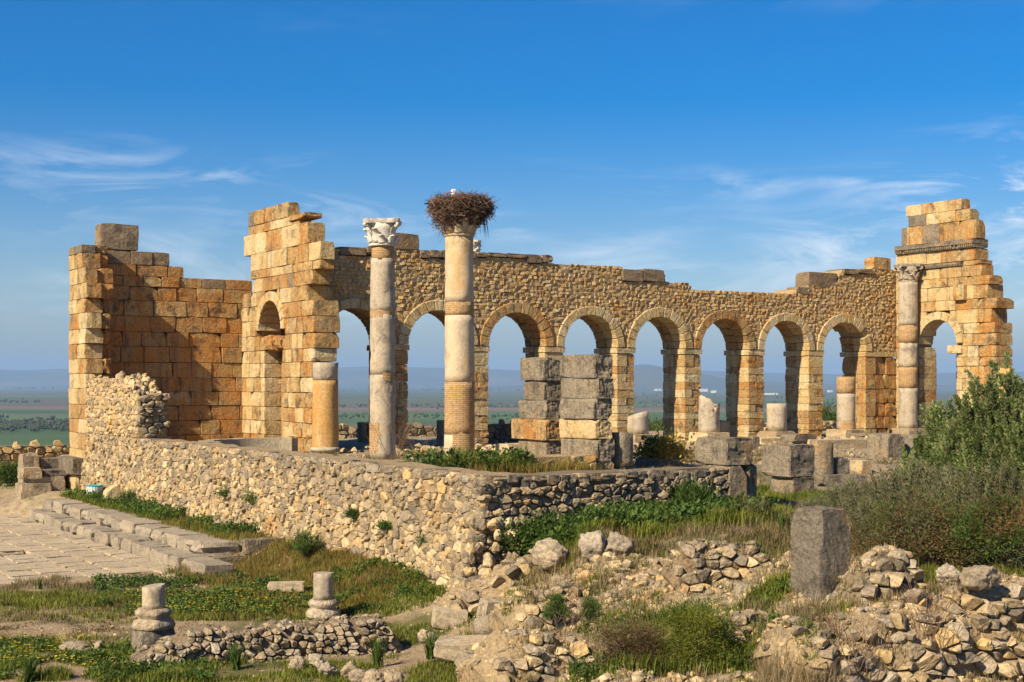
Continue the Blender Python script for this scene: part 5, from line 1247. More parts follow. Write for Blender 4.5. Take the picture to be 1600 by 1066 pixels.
strewn('countless loose pale stones strewn over the stony slope', lambda r: (r.uniform(-0.6, 8.0), r.uniform(18.6, 25.0)), 6500, 0.03, 0.24, 'rubble_cream', 5)
strewn('darker loose stones mixed into the stony slope', lambda r: (r.uniform(-0.6, 8.0), r.uniform(18.6, 25.0)), 1600, 0.03, 0.22, 'rubble_mixed', 6)
strewn('pebbles scattered over bare earth at left', lambda r: (r.uniform(-9.0, 0.5), r.uniform(21.0, 33.0)), 1500, 0.015, 0.09, 'rubble_cream', 7)
strewn('stones scattered inside the ruined hall', lambda r: tuple(W(r.uniform(15.5, 50), r.uniform(26, 48))[:2]), 2500, 0.05, 0.35, 'rubble_mixed', 8)
strewn('rubble lumps round the foot of the arcade', lambda r: tuple(W(r.uniform(22, 52), r.uniform(44.5, 48.8))[:2]), 1600, 0.06, 0.45, 'rubble_cream', 9)
# ================================================================== plants
def blade(m, x, y, z, h, w, lean, az, tint, segs=2):
    dx, dy = math.cos(az), math.sin(az); px, py = -dy * w / 2, dx * w / 2
    if segs == 2:
        mx, my, mz = x + dx * lean * 0.35, y + dy * lean * 0.35, z + h * 0.6; tx, ty, tz = x + dx * lean, y + dy * lean, z + h
        m.add([(x - px, y - py, z), (x + px, y + py, z), (mx + px * .8, my + py * .8, mz), (mx - px * .8, my - py * .8, mz), (tx, ty, tz)], [(0, 1, 2, 3), (3, 2, 4)], tint)
    else: m.add([(x - px, y - py, z), (x + px, y + py, z), (x + dx * lean, y + dy * lean, z + h)], [(0, 1, 2)], tint)
def leafq(m, p, d, up, ln, w, tint):
    s = d.cross(up); s = s.normalized() * w / 2 if s.length > 1e-4 else Vector((w / 2, 0, 0)); n = s.cross(d).normalized() * w * 0.18
    m.add([tuple(p), tuple(p + d * ln * 0.45 + s + n), tuple(p + d * ln), tuple(p + d * ln * 0.45 - s + n)], [(0, 1, 2), (0, 2, 3)], tint)
def grass(label, sampler, n, h, w, mat, seed, tuft=5, name='grass', zf=ground_z, spread=0.06, upright=0.35):
    """tufts of blades over an area: sampler(rnd) -> x, y, density weight"""
    r = random.Random(seed); m = MB(); k = 0; tries = 0
    while k < n and tries < n * 6:
        tries += 1; q = sampler(r)
        if q is None: continue
        x, y = q[:2]; s = q[2] if len(q) > 2 else 1.0; z = zf(x, y) - 0.01; t0 = (0.5 + 0.45 * nz(x * 0.9, y * 0.9, seed) + r.gauss(0, 0.18)) % 1.0
        for j in range(tuft):
            hh = h * s * r.uniform(0.4, 1.15); xx, yy = x + r.gauss(0, spread), y + r.gauss(0, spread)
            blade(m, xx, yy, z, hh, w * r.uniform(.7, 1.3), hh * r.uniform(0.05, upright * 2), r.uniform(0, 6.28), (t0 + r.uniform(-.15, .15)) % 1.0); k += 1
    return tag(link(name, m.mesh(name, mat, True, True)), label, 'grass', kind='stuff')
def px_area(px0, px1, py0, py1, zg, f=None):
    """sample ground points whose picture rows lie in a range, density even in metres"""
    def s(r):
        y0, y1 = FPX * (CAMZ - zg) / (py1 - HOR), FPX * (CAMZ - zg) / (py0 - HOR)
        y = math.sqrt(r.uniform(y0 * y0, y1 * y1)); px = r.uniform(px0, px1); x = (px - 800) / FPX * y
        py = HOR + (CAMZ - zg) / y * FPX
        if f and not f(px, py, x, y, r): return None
        return x, y, 0.6 + 0.8 * max(0, nz(x * 1.2, y * 1.2, 4) + 0.4)
    return s
def ab_area(a0, a1, b0, b1, f=None):
    def s(r):
        a, b = r.uniform(a0, a1), r.uniform(b0, b1); p = W(a, b)
        if f and not f(a, b, p, r): return None
        return p.x, p.y, 0.6 + 0.8 * max(0, nz(p.x * 1.2, p.y * 1.2, 4) + 0.4)
    return s
clump = lambda sc, th, sd: (lambda x, y: nz(x * sc + sd, y * sc, sd) > th)
c1, c2, c3 = clump(0.8, -0.15, 1), clump(0.5, -0.05, 7), clump(1.1, 0.0, 3)
# grassy terrace between steps and long wall
grass('green grass on the terrace between steps and long wall', ab_area(13.0, 14.3, 35.5, 52, lambda a, b, p, r: b > 42 or r.random() < 0.25), 9000, 0.22, 0.02, 'grass_green', 1)
grass('rust-brown dry grass on the terrace before the long wall', ab_area(13.0, 14.3, 29, 44, lambda a, b, p, r: r.random() < 0.9), 14000, 0.17, 0.014, 'grass_rust', 2)
grass('rust-brown grass along the foot of the long wall', ab_area(11.2, 14.2, 26, 34.6, lambda a, b, p, r: c2(p.x, p.y) or r.random() < 0.6), 24000, 0.19, 0.013, 'grass_rust', 3)
# meadow below the steps with yellow flowers
mead = lambda px, py, x, y, r: (py < 985 - 0.0 * px and c2(x * 1.3, y * 1.3)) or px > 380
grass('fresh green meadow grass below the steps', px_area(-10, 720, 905, 968, -0.55, lambda px, py, x, y, r: (not (px > 420 and py < 902 + (px - 420) * 0.09 and r.random() < 0.85) and py > 898 + 26 * (px < 330) and (px > 250 or py < 945 or r.random() < 0.25) and (c1(x, y) or r.random() < 0.35))), 30000, 0.14, 0.018, 'grass_green', 5)
grass('dead stalks mixed into the meadow', px_area(-10, 720, 900, 968, -0.55, lambda px, py, x, y, r: c3(x * .7, y * .7)), 9000, 0.15, 0.011, 'grass_dry', 27)
grass('green weeds in the lower left corner', px_area(-10, 330, 1000, 1066, -0.6, lambda px, py, x, y, r: c1(x * 1.4, y)), 16000, 0.15, 0.016, 'grass_green', 6)
grass('scattered low grass on the bare earth at left', px_area(-10, 420, 935, 1010, -0.6, lambda px, py, x, y, r: c3(x, y)), 9000, 0.05, 0.014, 'grass_dry', 7)
grass('green grass at the foot of the dark foreground wall', px_area(150, 860, 1035, 1070, -0.6, lambda px, py, x, y, r: c1(x, y)), 12000, 0.11, 0.014, 'grass_green', 8)
grass('green grass between fallen blocks in the centre', px_area(520, 800, 925, 1010, -0.4, lambda px, py, x, y, r: c3(x * .8, y * .8)), 9000, 0.12, 0.015, 'grass_green', 9)
def flowers(label, sampler, n, seed, h=0.16):
    r = random.Random(seed); m = MB(); k = 0; tries = 0
    while k < n and tries < n * 8:
        tries += 1; q = sampler(r)
        if q is None: continue
        x, y = q[:2]; z = ground_z(x, y) + h * r.uniform(0.6, 1.2); s = r.uniform(0.018, 0.034)
        for j in range(5):
            t = j * 1.2566 + r.random(); leafq(m, Vector((x, y, z)), Vector((math.cos(t), math.sin(t), 0.35)).normalized(), Vector((0, 0, 1)), s, s * 0.8, r.random())
        k += 1
    tag(link('yellow_flowers', m.mesh('yellow_flowers', 'petal_yellow', False, True)), label, 'flowers', kind='stuff')
grass('weeds in the joints of the paving', ab_area(5, 12.4, 33.4, 50, lambda a, b, p, r: nz(a * 1.5, b * 1.5, 2) > 0.1), 5000, 0.06, 0.012, 'grass_dry', 30, zf=lambda x, y: -0.62)
flowers('small yellow flowers in the meadow below the steps', px_area(180, 520, 918, 962, -0.55, lambda px, py, x, y, r: c1(x, y)), 620, 21)
flowers('small yellow flowers in the lower left corner', px_area(-10, 240, 998, 1050, -0.6, lambda px, py, x, y, r: c1(x, y)), 300, 22, 0.13)
def weeds(label, sampler, n, leaf, h, mat, seed, zf=ground_z):
    """low broad-leaved weeds: rosettes of small leaves"""
    r = random.Random(seed); m = MB(); k = 0; tries = 0
    while k < n and tries < n * 6:
        tries += 1; q = sampler(r)
        if q is None: continue
        x, y = q[:2]; z = zf(x, y); t0 = r.random(); s = r.uniform(.6, 1.5)
        for j in range(11):
            t = r.uniform(0, 6.28); el = r.uniform(0.1, 1.2); p0 = Vector((x + r.gauss(0, .05 * s), y + r.gauss(0, .05 * s), z + h * s * r.random()))
            leafq(m, p0, Vector((math.cos(t) * math.cos(el), math.sin(t) * math.cos(el), math.sin(el))), Vector((r.gauss(0, .3), r.gauss(0, .3), 1)), leaf * s * r.uniform(.6, 1.2), leaf * s * 0.6, (t0 + r.uniform(-.2, .2)) % 1); k += 1
    tag(link('weeds', m.mesh('weeds', mat, False, True)), label, 'weeds', kind='stuff')
weeds('broad-leaved weeds in the meadow below the steps', px_area(150, 720, 905, 962, -0.55, lambda px, py, x, y, r: c1(x, y) and not (px > 420 and py < 908 + (px - 420) * 0.09)), 14000, 0.07, 0.14, 'leaf_green', 41)
weeds('broad-leaved weeds in the lower left corner', px_area(-10, 330, 1005, 1066, -0.6, lambda px, py, x, y, r: c1(x * 1.4, y)), 7000, 0.06, 0.10, 'leaf_green', 42)
weeds('leafy weeds on the grassy terrace', ab_area(13.1, 14.3, 36, 52, lambda a, b, p, r: c1(p.x, p.y)), 7000, 0.09, 0.2, 'leaf_green', 43)
weeds('leafy undergrowth below the short rubble wall', ab_area(14.8, 21.0, 22.6, 24.3, lambda a, b, p, r: c1(p.x, p.y) or b > 23.4), 15000, 0.09, 0.3, 'leaf_green', 44)
weeds('leafy weeds along the bottom edge', px_area(830, 1290, 1030, 1075, -0.1, lambda px, py, x, y, r: c1(x, y)), 7000, 0.06, 0.12, 'leaf_green', 45)
# overgrown strip under the short wall
grass('dense green undergrowth below the short rubble wall', ab_area(14.9, 21.5, 22.0, 24.3, lambda a, b, p, r: b > 23.0 or c1(p.x, p.y)), 18000, 0.3, 0.03, 'grass_green', 11)
grass('dry brown grass between undergrowth and rubble bank', ab_area(14.8, 23.5, 19.0, 24.0, lambda a, b, p, r: c2(p.x * 2, p.y * 2)), 18000, 0.24, 0.014, 'grass_dry', 12, upright=0.45)
grass('pale straw stalks standing before the short wall', ab_area(17.0, 22.5, 20.5, 24.0), 2600, 0.36, 0.008, 'straw', 13, upright=0.35)
grass('green grass in the gap behind the wall-end pier', ab_area(21.6, 25.5, 25.3, 31, lambda a, b, p, r: c2(p.x, p.y) or b < 27), 16000, 0.28, 0.025, 'grass_green', 14)
grass('low grass inside the ruined hall', ab_area(16, 36, 27, 47, lambda a, b, p, r: c2(p.x, p.y)), 16000, 0.16, 0.025, 'grass_dry', 15)
grass('bushy green and brown weeds growing on the inner sill wall', ab_area(17.2, 22.0, 31.2, 33.4), 5000, 0.42, 0.016, 'grass_rust', 16, zf=lambda x, y: 1.65)
grass('leafy green weeds before the stork column', ab_area(17.3, 20.0, 31.6, 33.4), 2200, 0.55, 0.02, 'grass_green', 17, zf=lambda x, y: 1.65)
weeds('dark leafy weeds before the stork column', ab_area(16.8, 20.2, 31.6, 33.2), 3500, 0.11, 0.4, 'leaf_green', 46, zf=lambda x, y: 1.7)
grass('dry weeds scattered over the rubble banks', px_area(820, 1600, 880, 1066, 0.45, lambda px, py, x, y, r: c3(x * 1.4, y * 1.4)), 16000, 0.2, 0.009, 'straw', 18, zf=surf_z)
grass('green tufts between the stones of the banks', px_area(790, 1600, 880, 1040, 0.6, lambda px, py, x, y, r: nz(x * 1.7, y * 1.7, 9) > 0.14), 16000, 0.12, 0.014, 'grass_green', 19, zf=surf_z)
grass('brown dead grass between the stones of the banks', px_area(790, 1600, 880, 1050, 0.5, lambda px, py, x, y, r: nz(x * 1.5 + 4, y * 1.5, 2) > 0.05), 16000, 0.16, 0.011, 'grass_dry', 28, zf=surf_z)
grass('small tufts on the dark foreground wall', px_area(200, 660, 965, 1040, -0.3, lambda px, py, x, y, r: nz(x * 2.5, y * 2.5, 9) > 0.3), 2500, 0.07, 0.01, 'grass_green', 29, zf=surf_z)
grass('bright green grass along the bottom edge', px_area(820, 1290, 1025, 1075, -0.1, lambda px, py, x, y, r: c1(x, y)), 17000, 0.2, 0.016, 'grass_green', 20)
grass('tall pale dry grass in front of the terrace wall', px_area(1185, 1300, 1045, 1090, 0.0, None), 3500, 0.42, 0.009, 'straw', 23, upright=0.25)
grass('short green moss grass around the upright block', px_area(1270, 1420, 915, 950, 0.95, None), 9000, 0.09, 0.016, 'grass_green', 24)
grass('grass on the crest of the terrace wall under the big bush', px_area(1440, 1640, 880, 915, 1.1, None), 11000, 0.16, 0.016, 'grass_green', 25)
grass('dry grass under the big bush', px_area(1320, 1640, 800, 890, 1.1, lambda px, py, x, y, r: c3(x, y)), 12000, 0.3, 0.012, 'grass_dry', 26)

def bush(name, label, x, y, z, rx, ry, rz, n, leaf, mats, seed, stems=9, lift=0.0, droop=0.0, clumps=40, cl=0.28, up=0.5, group=None, width=0.34, cat='bush'):
    """branching shrub: stems from the root, twigs, leaves in clumps through an uneven crown"""
    r = random.Random(seed); T = thing(name, label, cat, (x, y, z), 0, group or 'bushes and weeds among the ruins'); bm_ = MB(); cs = []
    for k in range(clumps):
        t = r.uniform(0, 6.28); ph = math.acos(r.uniform(-0.25, 1)); q = r.uniform(0.45, 1.0) * (1 + 0.22 * nz(math.cos(t) * 2 + seed, math.sin(t) * 2, ph * 2))
        cs.append(Vector((rx * q * math.cos(t) * math.sin(ph), ry * q * math.sin(t) * math.sin(ph), lift + rz * (0.35 + 0.65 * q * math.cos(ph)))))
    for k, c in enumerate(cs):
        b0 = Vector((r.uniform(-.12, .12) * rx, r.uniform(-.12, .12) * ry, 0)); mid = b0.lerp(c, 0.5) + Vector((0, 0, 0.12 * rz)); w = 0.012 + 0.012 * rz
        if k < stems * 4:
            for (p, q, w0, w1) in ((b0, mid, w, w * 0.6), (mid, c, w * 0.6, w * 0.2)):
                d = (q - p).normalized(); u = d.orthogonal().normalized(); v = d.cross(u); vs = []
                for (e, ww) in ((p, w0), (q, w1)):
                    for t in (0, 1.57, 3.14, 4.71): vs.append(tuple(e + u * math.cos(t) * ww + v * math.sin(t) * ww))
                bm_.add(vs, [(i, (i + 1) % 4, 4 + (i + 1) % 4, 4 + i) for i in range(4)], r.random())
    link('branches', bm_.mesh('branches', 'bark', True, True), T)
    nm = len(mats); ms = [MB() for _ in mats]
    for k in range(n):
        i = r.randrange(len(cs)); c = cs[i]; s = cl * min(rx, rz) * (0.6 + 0.8 * ((i * 37) % 10) / 10)
        o = Vector((r.gauss(0, 1), r.gauss(0, 1), r.gauss(0, 0.8))) * s * 0.55; p = c + o
        if p.z < 0.02: p.z = r.uniform(0.02, 0.1)
        d = (o.normalized() * 0.8 + Vector((r.gauss(0, .4), r.gauss(0, .4), up + r.gauss(0, .35)))).normalized()
        mi = min(nm - 1, int((0.5 + 0.9 * nz(p.x * 1.1 + seed, p.y * 1.1, p.z * 1.1) + r.gauss(0, .12)) * nm)); mi = max(0, mi)
        leafq(ms[mi], p, d, Vector((r.gauss(0, 1), r.gauss(0, 1), r.gauss(0, 1))), leaf * r.uniform(.6, 1.3), leaf * width * r.uniform(.8, 1.3), ((i * 0.137) + r.uniform(-.25, .25)) % 1.0)
    for q, m in enumerate(ms):
        if m.v: tag(link('foliage', m.mesh('foliage', mats[q], False, True), T), kind='stuff')
    return T
def sprig_bush(name, label, x, y, z, rx, ry, rz, sprigs, per, leaf, width, mat, seed, ln=(0.35, 0.8), cat='bush', up=1.0):
    """loose shrub of upright sprigs: leaves set in pairs along each shoot"""
    r = random.Random(seed); T = thing(name, label, cat, (x, y, z), 0, 'shrubs at the right edge'); br = MB(); fo = MB()
    for k in range(sprigs):
        t = r.uniform(0, 6.28); q = math.sqrt(r.random()); hgt = rz * (1 - 0.55 * q ** 2) * (0.75 + 0.5 * nz(math.cos(t) * q * 2 + seed, math.sin(t) * q * 2, 1) + 0.25 * r.random())
        zz = hgt * (r.random() ** 0.55); bx, by = rx * q * math.cos(t), ry * q * math.sin(t)
        L_ = r.uniform(*ln); d = Vector((math.cos(t) * q * 0.55 + r.gauss(0, .22), math.sin(t) * q * 0.55 + r.gauss(0, .22), up)).normalized()
        p0 = Vector((bx, by, max(0.02, zz - L_ * 0.5)))
        stick(br, p0, d, L_, 0.006, r.random())
        if r.random() < 0.22: stick(br, Vector((bx * 0.25, by * 0.25, 0)), p0 - Vector((bx * 0.25, by * 0.25, 0)) + Vector((0, 0, 0.01)), (p0 - Vector((bx * 0.25, by * 0.25, 0))).length, 0.014, r.random())
        tint = r.random()
        for j in range(per):
            s = 0.12 + 0.88 * (j + r.random() * .6) / per; c = p0 + d * L_ * s; a = j * 2.4 + r.uniform(-.4, .4); o = d.orthogonal().normalized(); o = (Matrix.Rotation(a, 3, d) @ o)
            ld = (o * 0.8 + d * (0.55 + 0.5 * s)).normalized(); leafq(fo, c, ld, d.cross(o) + d * 0.3, leaf * r.uniform(.7, 1.25) * (1.1 - 0.4 * s), leaf * width * r.uniform(.8, 1.2), (tint * 0.6 + r.random() * 0.4) % 1)
    tag(link('branches', br.mesh('branches', 'bark', False, True), T)); tag(link('foliage', fo.mesh('foliage', mat, False, True), T), kind='stuff'); return T
# the big bush on the right: leafy upper shrub, grey-green middle, russet lower mass
def px_pt(px, y): return (px - 800) / FPX * y
sprig_bush('leafy_shrub', 'tall glossy green shrub at the right edge, tallest of the plants', px_pt(1560, 27.5), 27.5, 1.1, 1.25, 1.0, 3.05, 1500, 34, 0.12, 0.4, 'leaf_broad', 81, (0.25, 0.6))
sprig_bush('leafy_shrub', 'glossy green shrub in front of the arched right-hand pier', px_pt(1488, 28.5), 28.5, 1.1, 0.85, 0.9, 2.35, 1000, 34, 0.12, 0.4, 'leaf_broad', 82, (0.25, 0.6))
sprig_bush('leafy_shrub', 'glossy green shrub cut off by the right picture edge', px_pt(1640, 26.5), 26.5, 1.1, 1.0, 1.0, 2.8, 1000, 34, 0.12, 0.4, 'leaf_broad', 83, (0.25, 0.6))
sprig_bush('grey_shrub', 'grey-green thin-leaved shrub left of the glossy shrubs', px_pt(1425, 26.5), 26.5, 1.0, 1.15, 0.9, 1.5, 1150, 26, 0.10, 0.22, 'leaf_grey', 84, (0.3, 0.8))
sprig_bush('grey_shrub', 'grey-green shrub with brown twigs below the glossy shrubs', px_pt(1540, 24.8), 24.8, 1.0, 1.35, 0.9, 1.5, 1300, 26, 0.10, 0.22, 'leaf_grey', 85, (0.3, 0.75))
bush('russet_shrub', 'russet and green low shrub above the terrace wall', px_pt(1450, 23.2), 23.2, 1.0, 1.15, 0.7, 1.1, 24000, 0.06, ['leaf_green', 'leaf_russet', 'leaf_grey'], 86, clumps=120, cl=0.22, up=0.3, width=0.3)
bush('russet_shrub', 'russet low shrub at the right edge above the terrace wall', px_pt(1590, 22.6), 22.8, 1.05, 1.0, 0.7, 1.2, 22000, 0.06, ['leaf_russet', 'leaf_green', 'leaf_grey'], 87, clumps=120, cl=0.22, up=0.3, width=0.3)
sprig_bush('grey_shrub', 'thin grey-green shrub straggling right of the threshold slab', px_pt(1345, 28.0), 28.0, 1.1, 0.9, 0.8, 0.95, 560, 24, 0.10, 0.2, 'leaf_grey', 88, (0.3, 0.7))
# foreground bushes
bush('green_bush', 'dark green and yellow bush in the bottom centre right', px_pt(1085, 19.9), 19.9, 0.05, 0.55, 0.45, 0.95, 16000, 0.04, ['leaf_green', 'grass_green'], 91, clumps=80, cl=0.3, up=0.5, width=0.3)
bush('dry_bush', 'dark dry twiggy bush left of the green foreground bush', px_pt(985, 20.0), 20.0, 0.0, 0.62, 0.4, 0.75, 9000, 0.05, ['leaf_russet', 'straw'], 92, clumps=70, cl=0.3, up=0.2, width=0.18, stems=18)
bush('green_bush', 'small feathery green bush on the stony bank', px_pt(870, 22.0), 22.0, 0.35, 0.2, 0.2, 0.42, 3500, 0.035, ['leaf_green'], 93, clumps=24, cl=0.4)
bush('green_bush', 'tiny green tuft bush right of the feathery one', px_pt(920, 21.8), 21.8, 0.4, 0.12, 0.12, 0.42, 2000, 0.035, ['leaf_green'], 94, clumps=16, cl=0.5)
bush('green_bush', 'small dark bush in the crack left of the upright block', px_pt(1262, 19.6), 19.6, 0.35, 0.2, 0.2, 0.55, 3200, 0.035, ['leaf_green'], 95, clumps=24, cl=0.4)
bush('yellow_shrub', 'yellow autumn shrub between the drums before the fifth arch', px_pt(1038, 43.0), 43.0, 1.45, 0.72, 0.6, 0.95, 2600, 0.13, ['leaf_yellow', 'leaf_yellow', 'leaf_green'], 96, clumps=40, cl=0.4, up=0.3, width=0.5)
bush('green_bush', 'broad-leaved green plant against the short rubble wall', px_pt(1085, 30.6), 30.6, 1.05, 0.45, 0.3, 0.75, 2600, 0.16, ['leaf_green'], 97, clumps=22, cl=0.5, up=0.8, width=0.22)
bush('green_bush', 'leafy green weeds at the corner foot of the short wall', px_pt(850, 28.6), 28.6, 0.75, 0.95, 0.4, 0.5, 7000, 0.08, ['leaf_green'], 98, clumps=50, cl=0.5, up=0.3, width=0.6)
bush('green_bush', 'leafy green weeds in the middle foot of the short wall', px_pt(965, 29.3), 29.3, 0.95, 0.9, 0.4, 0.45, 6000, 0.08, ['leaf_green', 'leaf_green', 'leaf_russet'], 99, clumps=50, cl=0.5, up=0.3, width=0.6)
bush('green_bush', 'green weeds growing by the waste bin', px_pt(230, 47.8), 47.8, 0.0, 0.9, 0.5, 0.42, 3000, 0.10, ['leaf_green'], 100, clumps=30, cl=0.5, up=0.5, width=0.3)
bush('green_bush', 'small weeds sprouting at the foot of the long wall', px_pt(478, 34.5), 34.5, -0.1, 0.3, 0.3, 0.6, 2600, 0.06, ['leaf_green'], 101, clumps=24, cl=0.5, up=0.6, width=0.3)
bush('green_bush', 'dark green bush growing against the far left boundary wall', px_pt(18, 60.5), 60.5, -0.5, 0.7, 0.4, 1.25, 2600, 0.14, ['leaf_green'], 102, clumps=30, cl=0.4)
bush('green_bush', 'olive-green bushes seen through the last arch', px_pt(1298, 84), 84, 0.6, 1.5, 1.0, 2.0, 3500, 0.2, ['leaf_grey', 'leaf_green'], 103, clumps=40, cl=0.4)
bush('green_bush', 'distant scrub beyond the sixth arch', px_pt(1010, 88), 88, 0.6, 2.6, 1.0, 1.1, 3500, 0.2, ['leaf_grey', 'leaf_green'], 104, clumps=40, cl=0.4)
def sprouts():
    for i, (u, v, s, lb) in enumerate(((38.6, 0.85, .16, 'leftmost green sprout growing from the face of the long wall'), (36.6, 0.8, .2, 'second green sprout growing from the face of the long wall'), (30.2, 0.9, .12, 'small sprout high on the near half of the long wall'), (28.6, 0.75, .13, 'small sprout on the near half of the long wall, lower'), (26.7, 0.6, .13, 'sprout close to the near corner of the long wall'))):
        w = W(LWA - 0.22, u); bush('wall_sprout', lb, w.x, w.y, v, s, s, s * 1.5, 500, 0.07, ['leaf_green'], 110 + i, clumps=8, cl=0.7, width=0.3, cat='plant')
sprouts()
def spiky(name, label, px, py, z, n, h, seed):
    r = random.Random(seed); x, y = gpt(px, py, z); m = MB()
    for k in range(n): 
        az = r.uniform(0, 6.28); blade(m, x + r.gauss(0, .03), y + r.gauss(0, .03), z, h * r.uniform(.6, 1.1), 0.022, h * r.uniform(.1, .55), az, r.random())
    tag(link(name, m.mesh(name, 'leaf_green', True, True)), label, 'plant')
spiky('asphodel', 'spiky green asphodel tuft against the dark foreground wall', 368, 1046, -0.6, 70, 0.44, 1)
spiky('asphodel', 'spiky asphodel tuft near the right end of the dark foreground wall', 590, 1040, -0.6, 60, 0.5, 2)
spiky('asphodel', 'asphodel tuft beside the long smooth slab', 672, 1030, -0.5, 55, 0.5, 3)
spiky('asphodel', 'asphodel leaves at the bottom edge below the stony bank', 900, 1066, -0.1, 70, 0.36, 4)
spiky('asphodel', 'asphodel tuft in the bottom left corner', 45, 1066, -0.6, 80, 0.42, 5)
spiky('asphodel', 'grey-green asphodel clump left of the threshold slab', 1225, 845, 1.0, 120, 0.6, 6)
spiky('thistle', 'bare dark thistle on the edge of the paving', 62, 922, -0.6, 24, 0.34, 7)
def bare_stalks():
    r = random.Random(5)
    for (px, y, z, h, lb, n) in ((1330, 19.0, 0.2, 1.0, 'bare branching stalks before the terrace wall', 16), (1440, 19.2, 0.6, 0.9, 'thin bare twigs over the terrace wall', 14), (610, 40.0, 1.7, 1.9, 'thin dry stalks beside the pitted column', 14), (660, 41.5, 1.7, 1.3, 'dry stalks left of the stork column', 12), (890, 21.2, 0.3, 0.7, 'dry forked stalk on the stony bank', 8), (1180, 29.5, 1.0, 0.8, 'brown bare brush by the wall-end pier', 22)):
        m = MB(); x = px_pt(px, y)
        for k in range(n):
            az = r.uniform(0, 6.28); d = Vector((math.cos(az) * .5, math.sin(az) * .5, 1)); p = Vector((r.gauss(0, .08), r.gauss(0, .08), 0)); ln = h * r.uniform(.5, 1.1); stick(m, p, d, ln, 0.005, r.random())
            for j in range(4):
                q = p + d.normalized() * ln * r.uniform(.4, .9); stick(m, q, d + Vector((r.gauss(0, .8), r.gauss(0, .8), 0)), ln * r.uniform(.2, .4), 0.003, r.random())
        tag(link('dry_stalks', m.mesh('dry_stalks', 'twig', False, True), None, (x, y, z)), lb, 'plant')
bare_stalks()

# ================================================================== the plain: groves, hedges, farms
def far_trees(label, spots, h, seed, mat='olive_far'):
    r = random.Random(seed); m = MB()
    for (x, y) in spots:
        hh = h * r.uniform(0.7, 1.3); w = hh * r.uniform(0.45, 0.75)
        for k in range(7):
            c = Vector((x + r.gauss(0, w * .35), y + r.gauss(0, w * .35), -36 + hh * r.uniform(.35, .8))); s = hh * r.uniform(.22, .36); vs = []
            for q in ((1, 0, 0), (-1, 0, 0), (0, 1, 0), (0, -1, 0), (0, 0, 1), (0, 0, -1)): vs.append(tuple(c + Vector(q) * s * r.uniform(.8, 1.2)))
            m.add(vs, [(0, 2, 4), (2, 1, 4), (1, 3, 4), (3, 0, 4), (2, 0, 5), (1, 2, 5), (3, 1, 5), (0, 3, 5)], r.random())
    tag(link('olive_grove', m.mesh('olive_grove', mat, False, True)), label, 'grove', kind='stuff')
def row(px0, px1, py, n, jit, seed):
    r = random.Random(seed); out = []
    for k in range(n):
        pp = py + r.gauss(0, jit); x, y = gpt(r.uniform(px0, px1), pp, -36); out.append((x, y))
    return out
far_trees('olive grove on the plain at far left', row(-20, 115, 667, 300, 4.5, 1), 4.2, 1)
far_trees('thin olive row on the plain at far left', row(-20, 62, 629, 36, 1.0, 2), 5, 2)
far_trees('hedge of olives across the plain beyond the first arches', row(520, 830, 652, 130, 1.6, 3), 3.4, 3)
far_trees('second olive row beyond the first arches', row(520, 830, 635, 80, 1.5, 4), 4, 4)
far_trees('tree line at the far edge of the plain on the left', row(-20, 130, 607, 120, .8, 5), 14, 5)
far_trees('tree line at the far edge of the plain beyond the middle arches', row(520, 1080, 609, 190, 1.4, 6), 10, 6)
far_trees('scattered trees on the plain beyond the right-hand arches', row(980, 1420, 618, 90, 5, 7), 6, 7)
far_trees('olive rows beyond the fifth and sixth arches', row(980, 1300, 632, 90, 2.2, 8), 3.5, 8)
def cypress():
    x, y = gpt(61, 674, -36); m = lathe([(0.4, 0), (1.3, 1.5), (1.5, 4), (1.1, 8), (0.4, 11.5), (0.05, 13)], 12, 0.25, 4, fr=0.6)
    T = thing('cypress', 'single dark cypress standing in the fields at far left', 'tree', (x, y, -36)); link('crown', m.mesh('crown', 'olive_far', False), T, (0, 0, 0.8)); link('trunk', lathe([(0.3, 0), (0.25, 1.2)], 8, 0.01, 1).mesh('trunk', 'bark'), T)
    x, y = gpt(55, 672, -36); T = thing('farm_hut', 'tiny white hut beside the cypress in the fields', 'hut', (x, y, -36)); house_parts(T, 3.2, 3, 2.6, 0.8)
def house_parts(T, w, d, h, rh, mat='whitewash'):
    bm = bmesh.new(); bmesh.ops.create_cube(bm, size=1.0); bmesh.ops.scale(bm, vec=(w, d, h), verts=bm.verts); bmesh.ops.translate(bm, vec=(0, 0, h / 2), verts=bm.verts)
    me = bpy.data.meshes.new('wall'); bm.to_mesh(me); bm.free(); me.materials.append(MATS[mat]); link('wall', me, T)
    m = MB(); o = 0.15; m.add([(-w / 2 - o, -d / 2 - o, h), (w / 2 + o, -d / 2 - o, h), (w / 2 + o, d / 2 + o, h), (-w / 2 - o, d / 2 + o, h), (-w / 2 - o, 0, h + rh), (w / 2 + o, 0, h + rh)], [(0, 1, 5, 4), (2, 3, 4, 5), (0, 4, 3), (1, 2, 5), (3, 2, 1, 0)]); link('roof', m.mesh('roof', 'roof_tile' if rh > 1.2 else mat, False), T)
    n = max(1, int(w / 5))
    for k in range(n):
        q = MB(); x = -w / 2 + w * (k + .5) / n; q.add([(x - .6, -d / 2 - .04, h * .35), (x + .6, -d / 2 - .04, h * .35), (x + .6, -d / 2 - .04, h * .75), (x - .6, -d / 2 - .04, h * .75)], [(0, 1, 2, 3)]); link('window', q.mesh('window', 'pane_dark', False), T)
cypress()
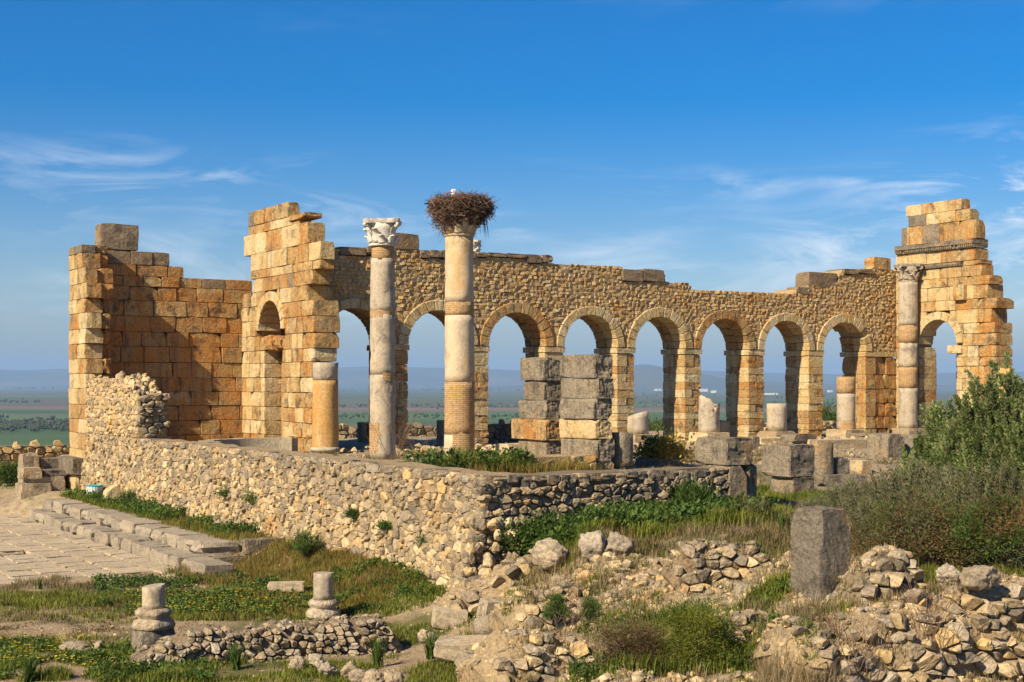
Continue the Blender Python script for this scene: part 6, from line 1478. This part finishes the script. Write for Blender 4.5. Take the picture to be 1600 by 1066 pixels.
def farms():
    spots = [(622, 606, 20, 9, 6, 2, 'white farmhouse on the plain, leftmost beyond the second arch'), (640, 607, 26, 10, 5, 1, 'long low white barn on the plain beyond the second arch'), (662, 606, 16, 9, 6, 2, 'small white house right of the long barn on the plain'), (684, 606, 22, 9, 5, 2, 'white house nearest the stork column on the plain'),
             (1098, 612, 30, 12, 8, 2, 'large white farm building beyond the seventh arch'), (1115, 614, 16, 10, 6, 1, 'small white house right of the large farm building'), (1205, 617, 40, 8, 4, 1, 'long pale wall-like shed beyond the eighth arch'), (1297, 613, 14, 10, 6, 2, 'small pale house beyond the last arch'), (1118, 606, 18, 10, 6, 2, 'far white house high beyond the seventh arch'), (1028, 611, 20, 12, 6, 2, 'pale farmhouse beyond the fifth arch')]
    for (px, py, w, d, h, rh, lb) in spots:
        x, y = gpt(px, py, -36); T = thing('farmhouse', lb, 'house', (x, y, -36), RND.uniform(-.3, .3), 'farm buildings on the plain'); house_parts(T, w * y / 5200 * 1.2, d, h * y / 5200 * 1.2, rh)
farms()

# ------------------------------------------------------------------ air
def build_haze():
    m = MB(); x, y0, y1, z0, z1 = 20000, -400, 23500, -90, 330
    m.add([(-x, y0, z0), (x, y0, z0), (x, y1, z0), (-x, y1, z0), (-x, y0, z1), (x, y0, z1), (x, y1, z1), (-x, y1, z1)], [(3, 2, 1, 0), (4, 5, 6, 7), (0, 1, 5, 4), (1, 2, 6, 5), (2, 3, 7, 6), (3, 0, 4, 7)])
    mt = bpy.data.materials.new('haze_air'); mt.use_nodes = True; nt = mt.node_tree; nt.nodes.clear()
    o = nt.nodes.new('ShaderNodeOutputMaterial'); v = nt.nodes.new('ShaderNodeVolumePrincipled'); v.inputs['Color'].default_value = (0.38, 0.64, 1.0, 1); v.inputs['Density'].default_value = HAZE; v.inputs['Anisotropy'].default_value = 0.0
    nt.links.new(v.outputs[0], o.inputs['Volume']); MATS['haze_air'] = mt
    tag(link('haze', m.mesh('haze', 'haze_air', False)), 'thin blue air haze over the plain', kind='stuff')
HAZE = 0.85e-4
build_haze()
# walls, piers and the rest of the masonry are things in their own right
for o in COL.objects:
    if o.parent is None and 'category' in o and 'kind' not in o: o['kind'] = 'thing'
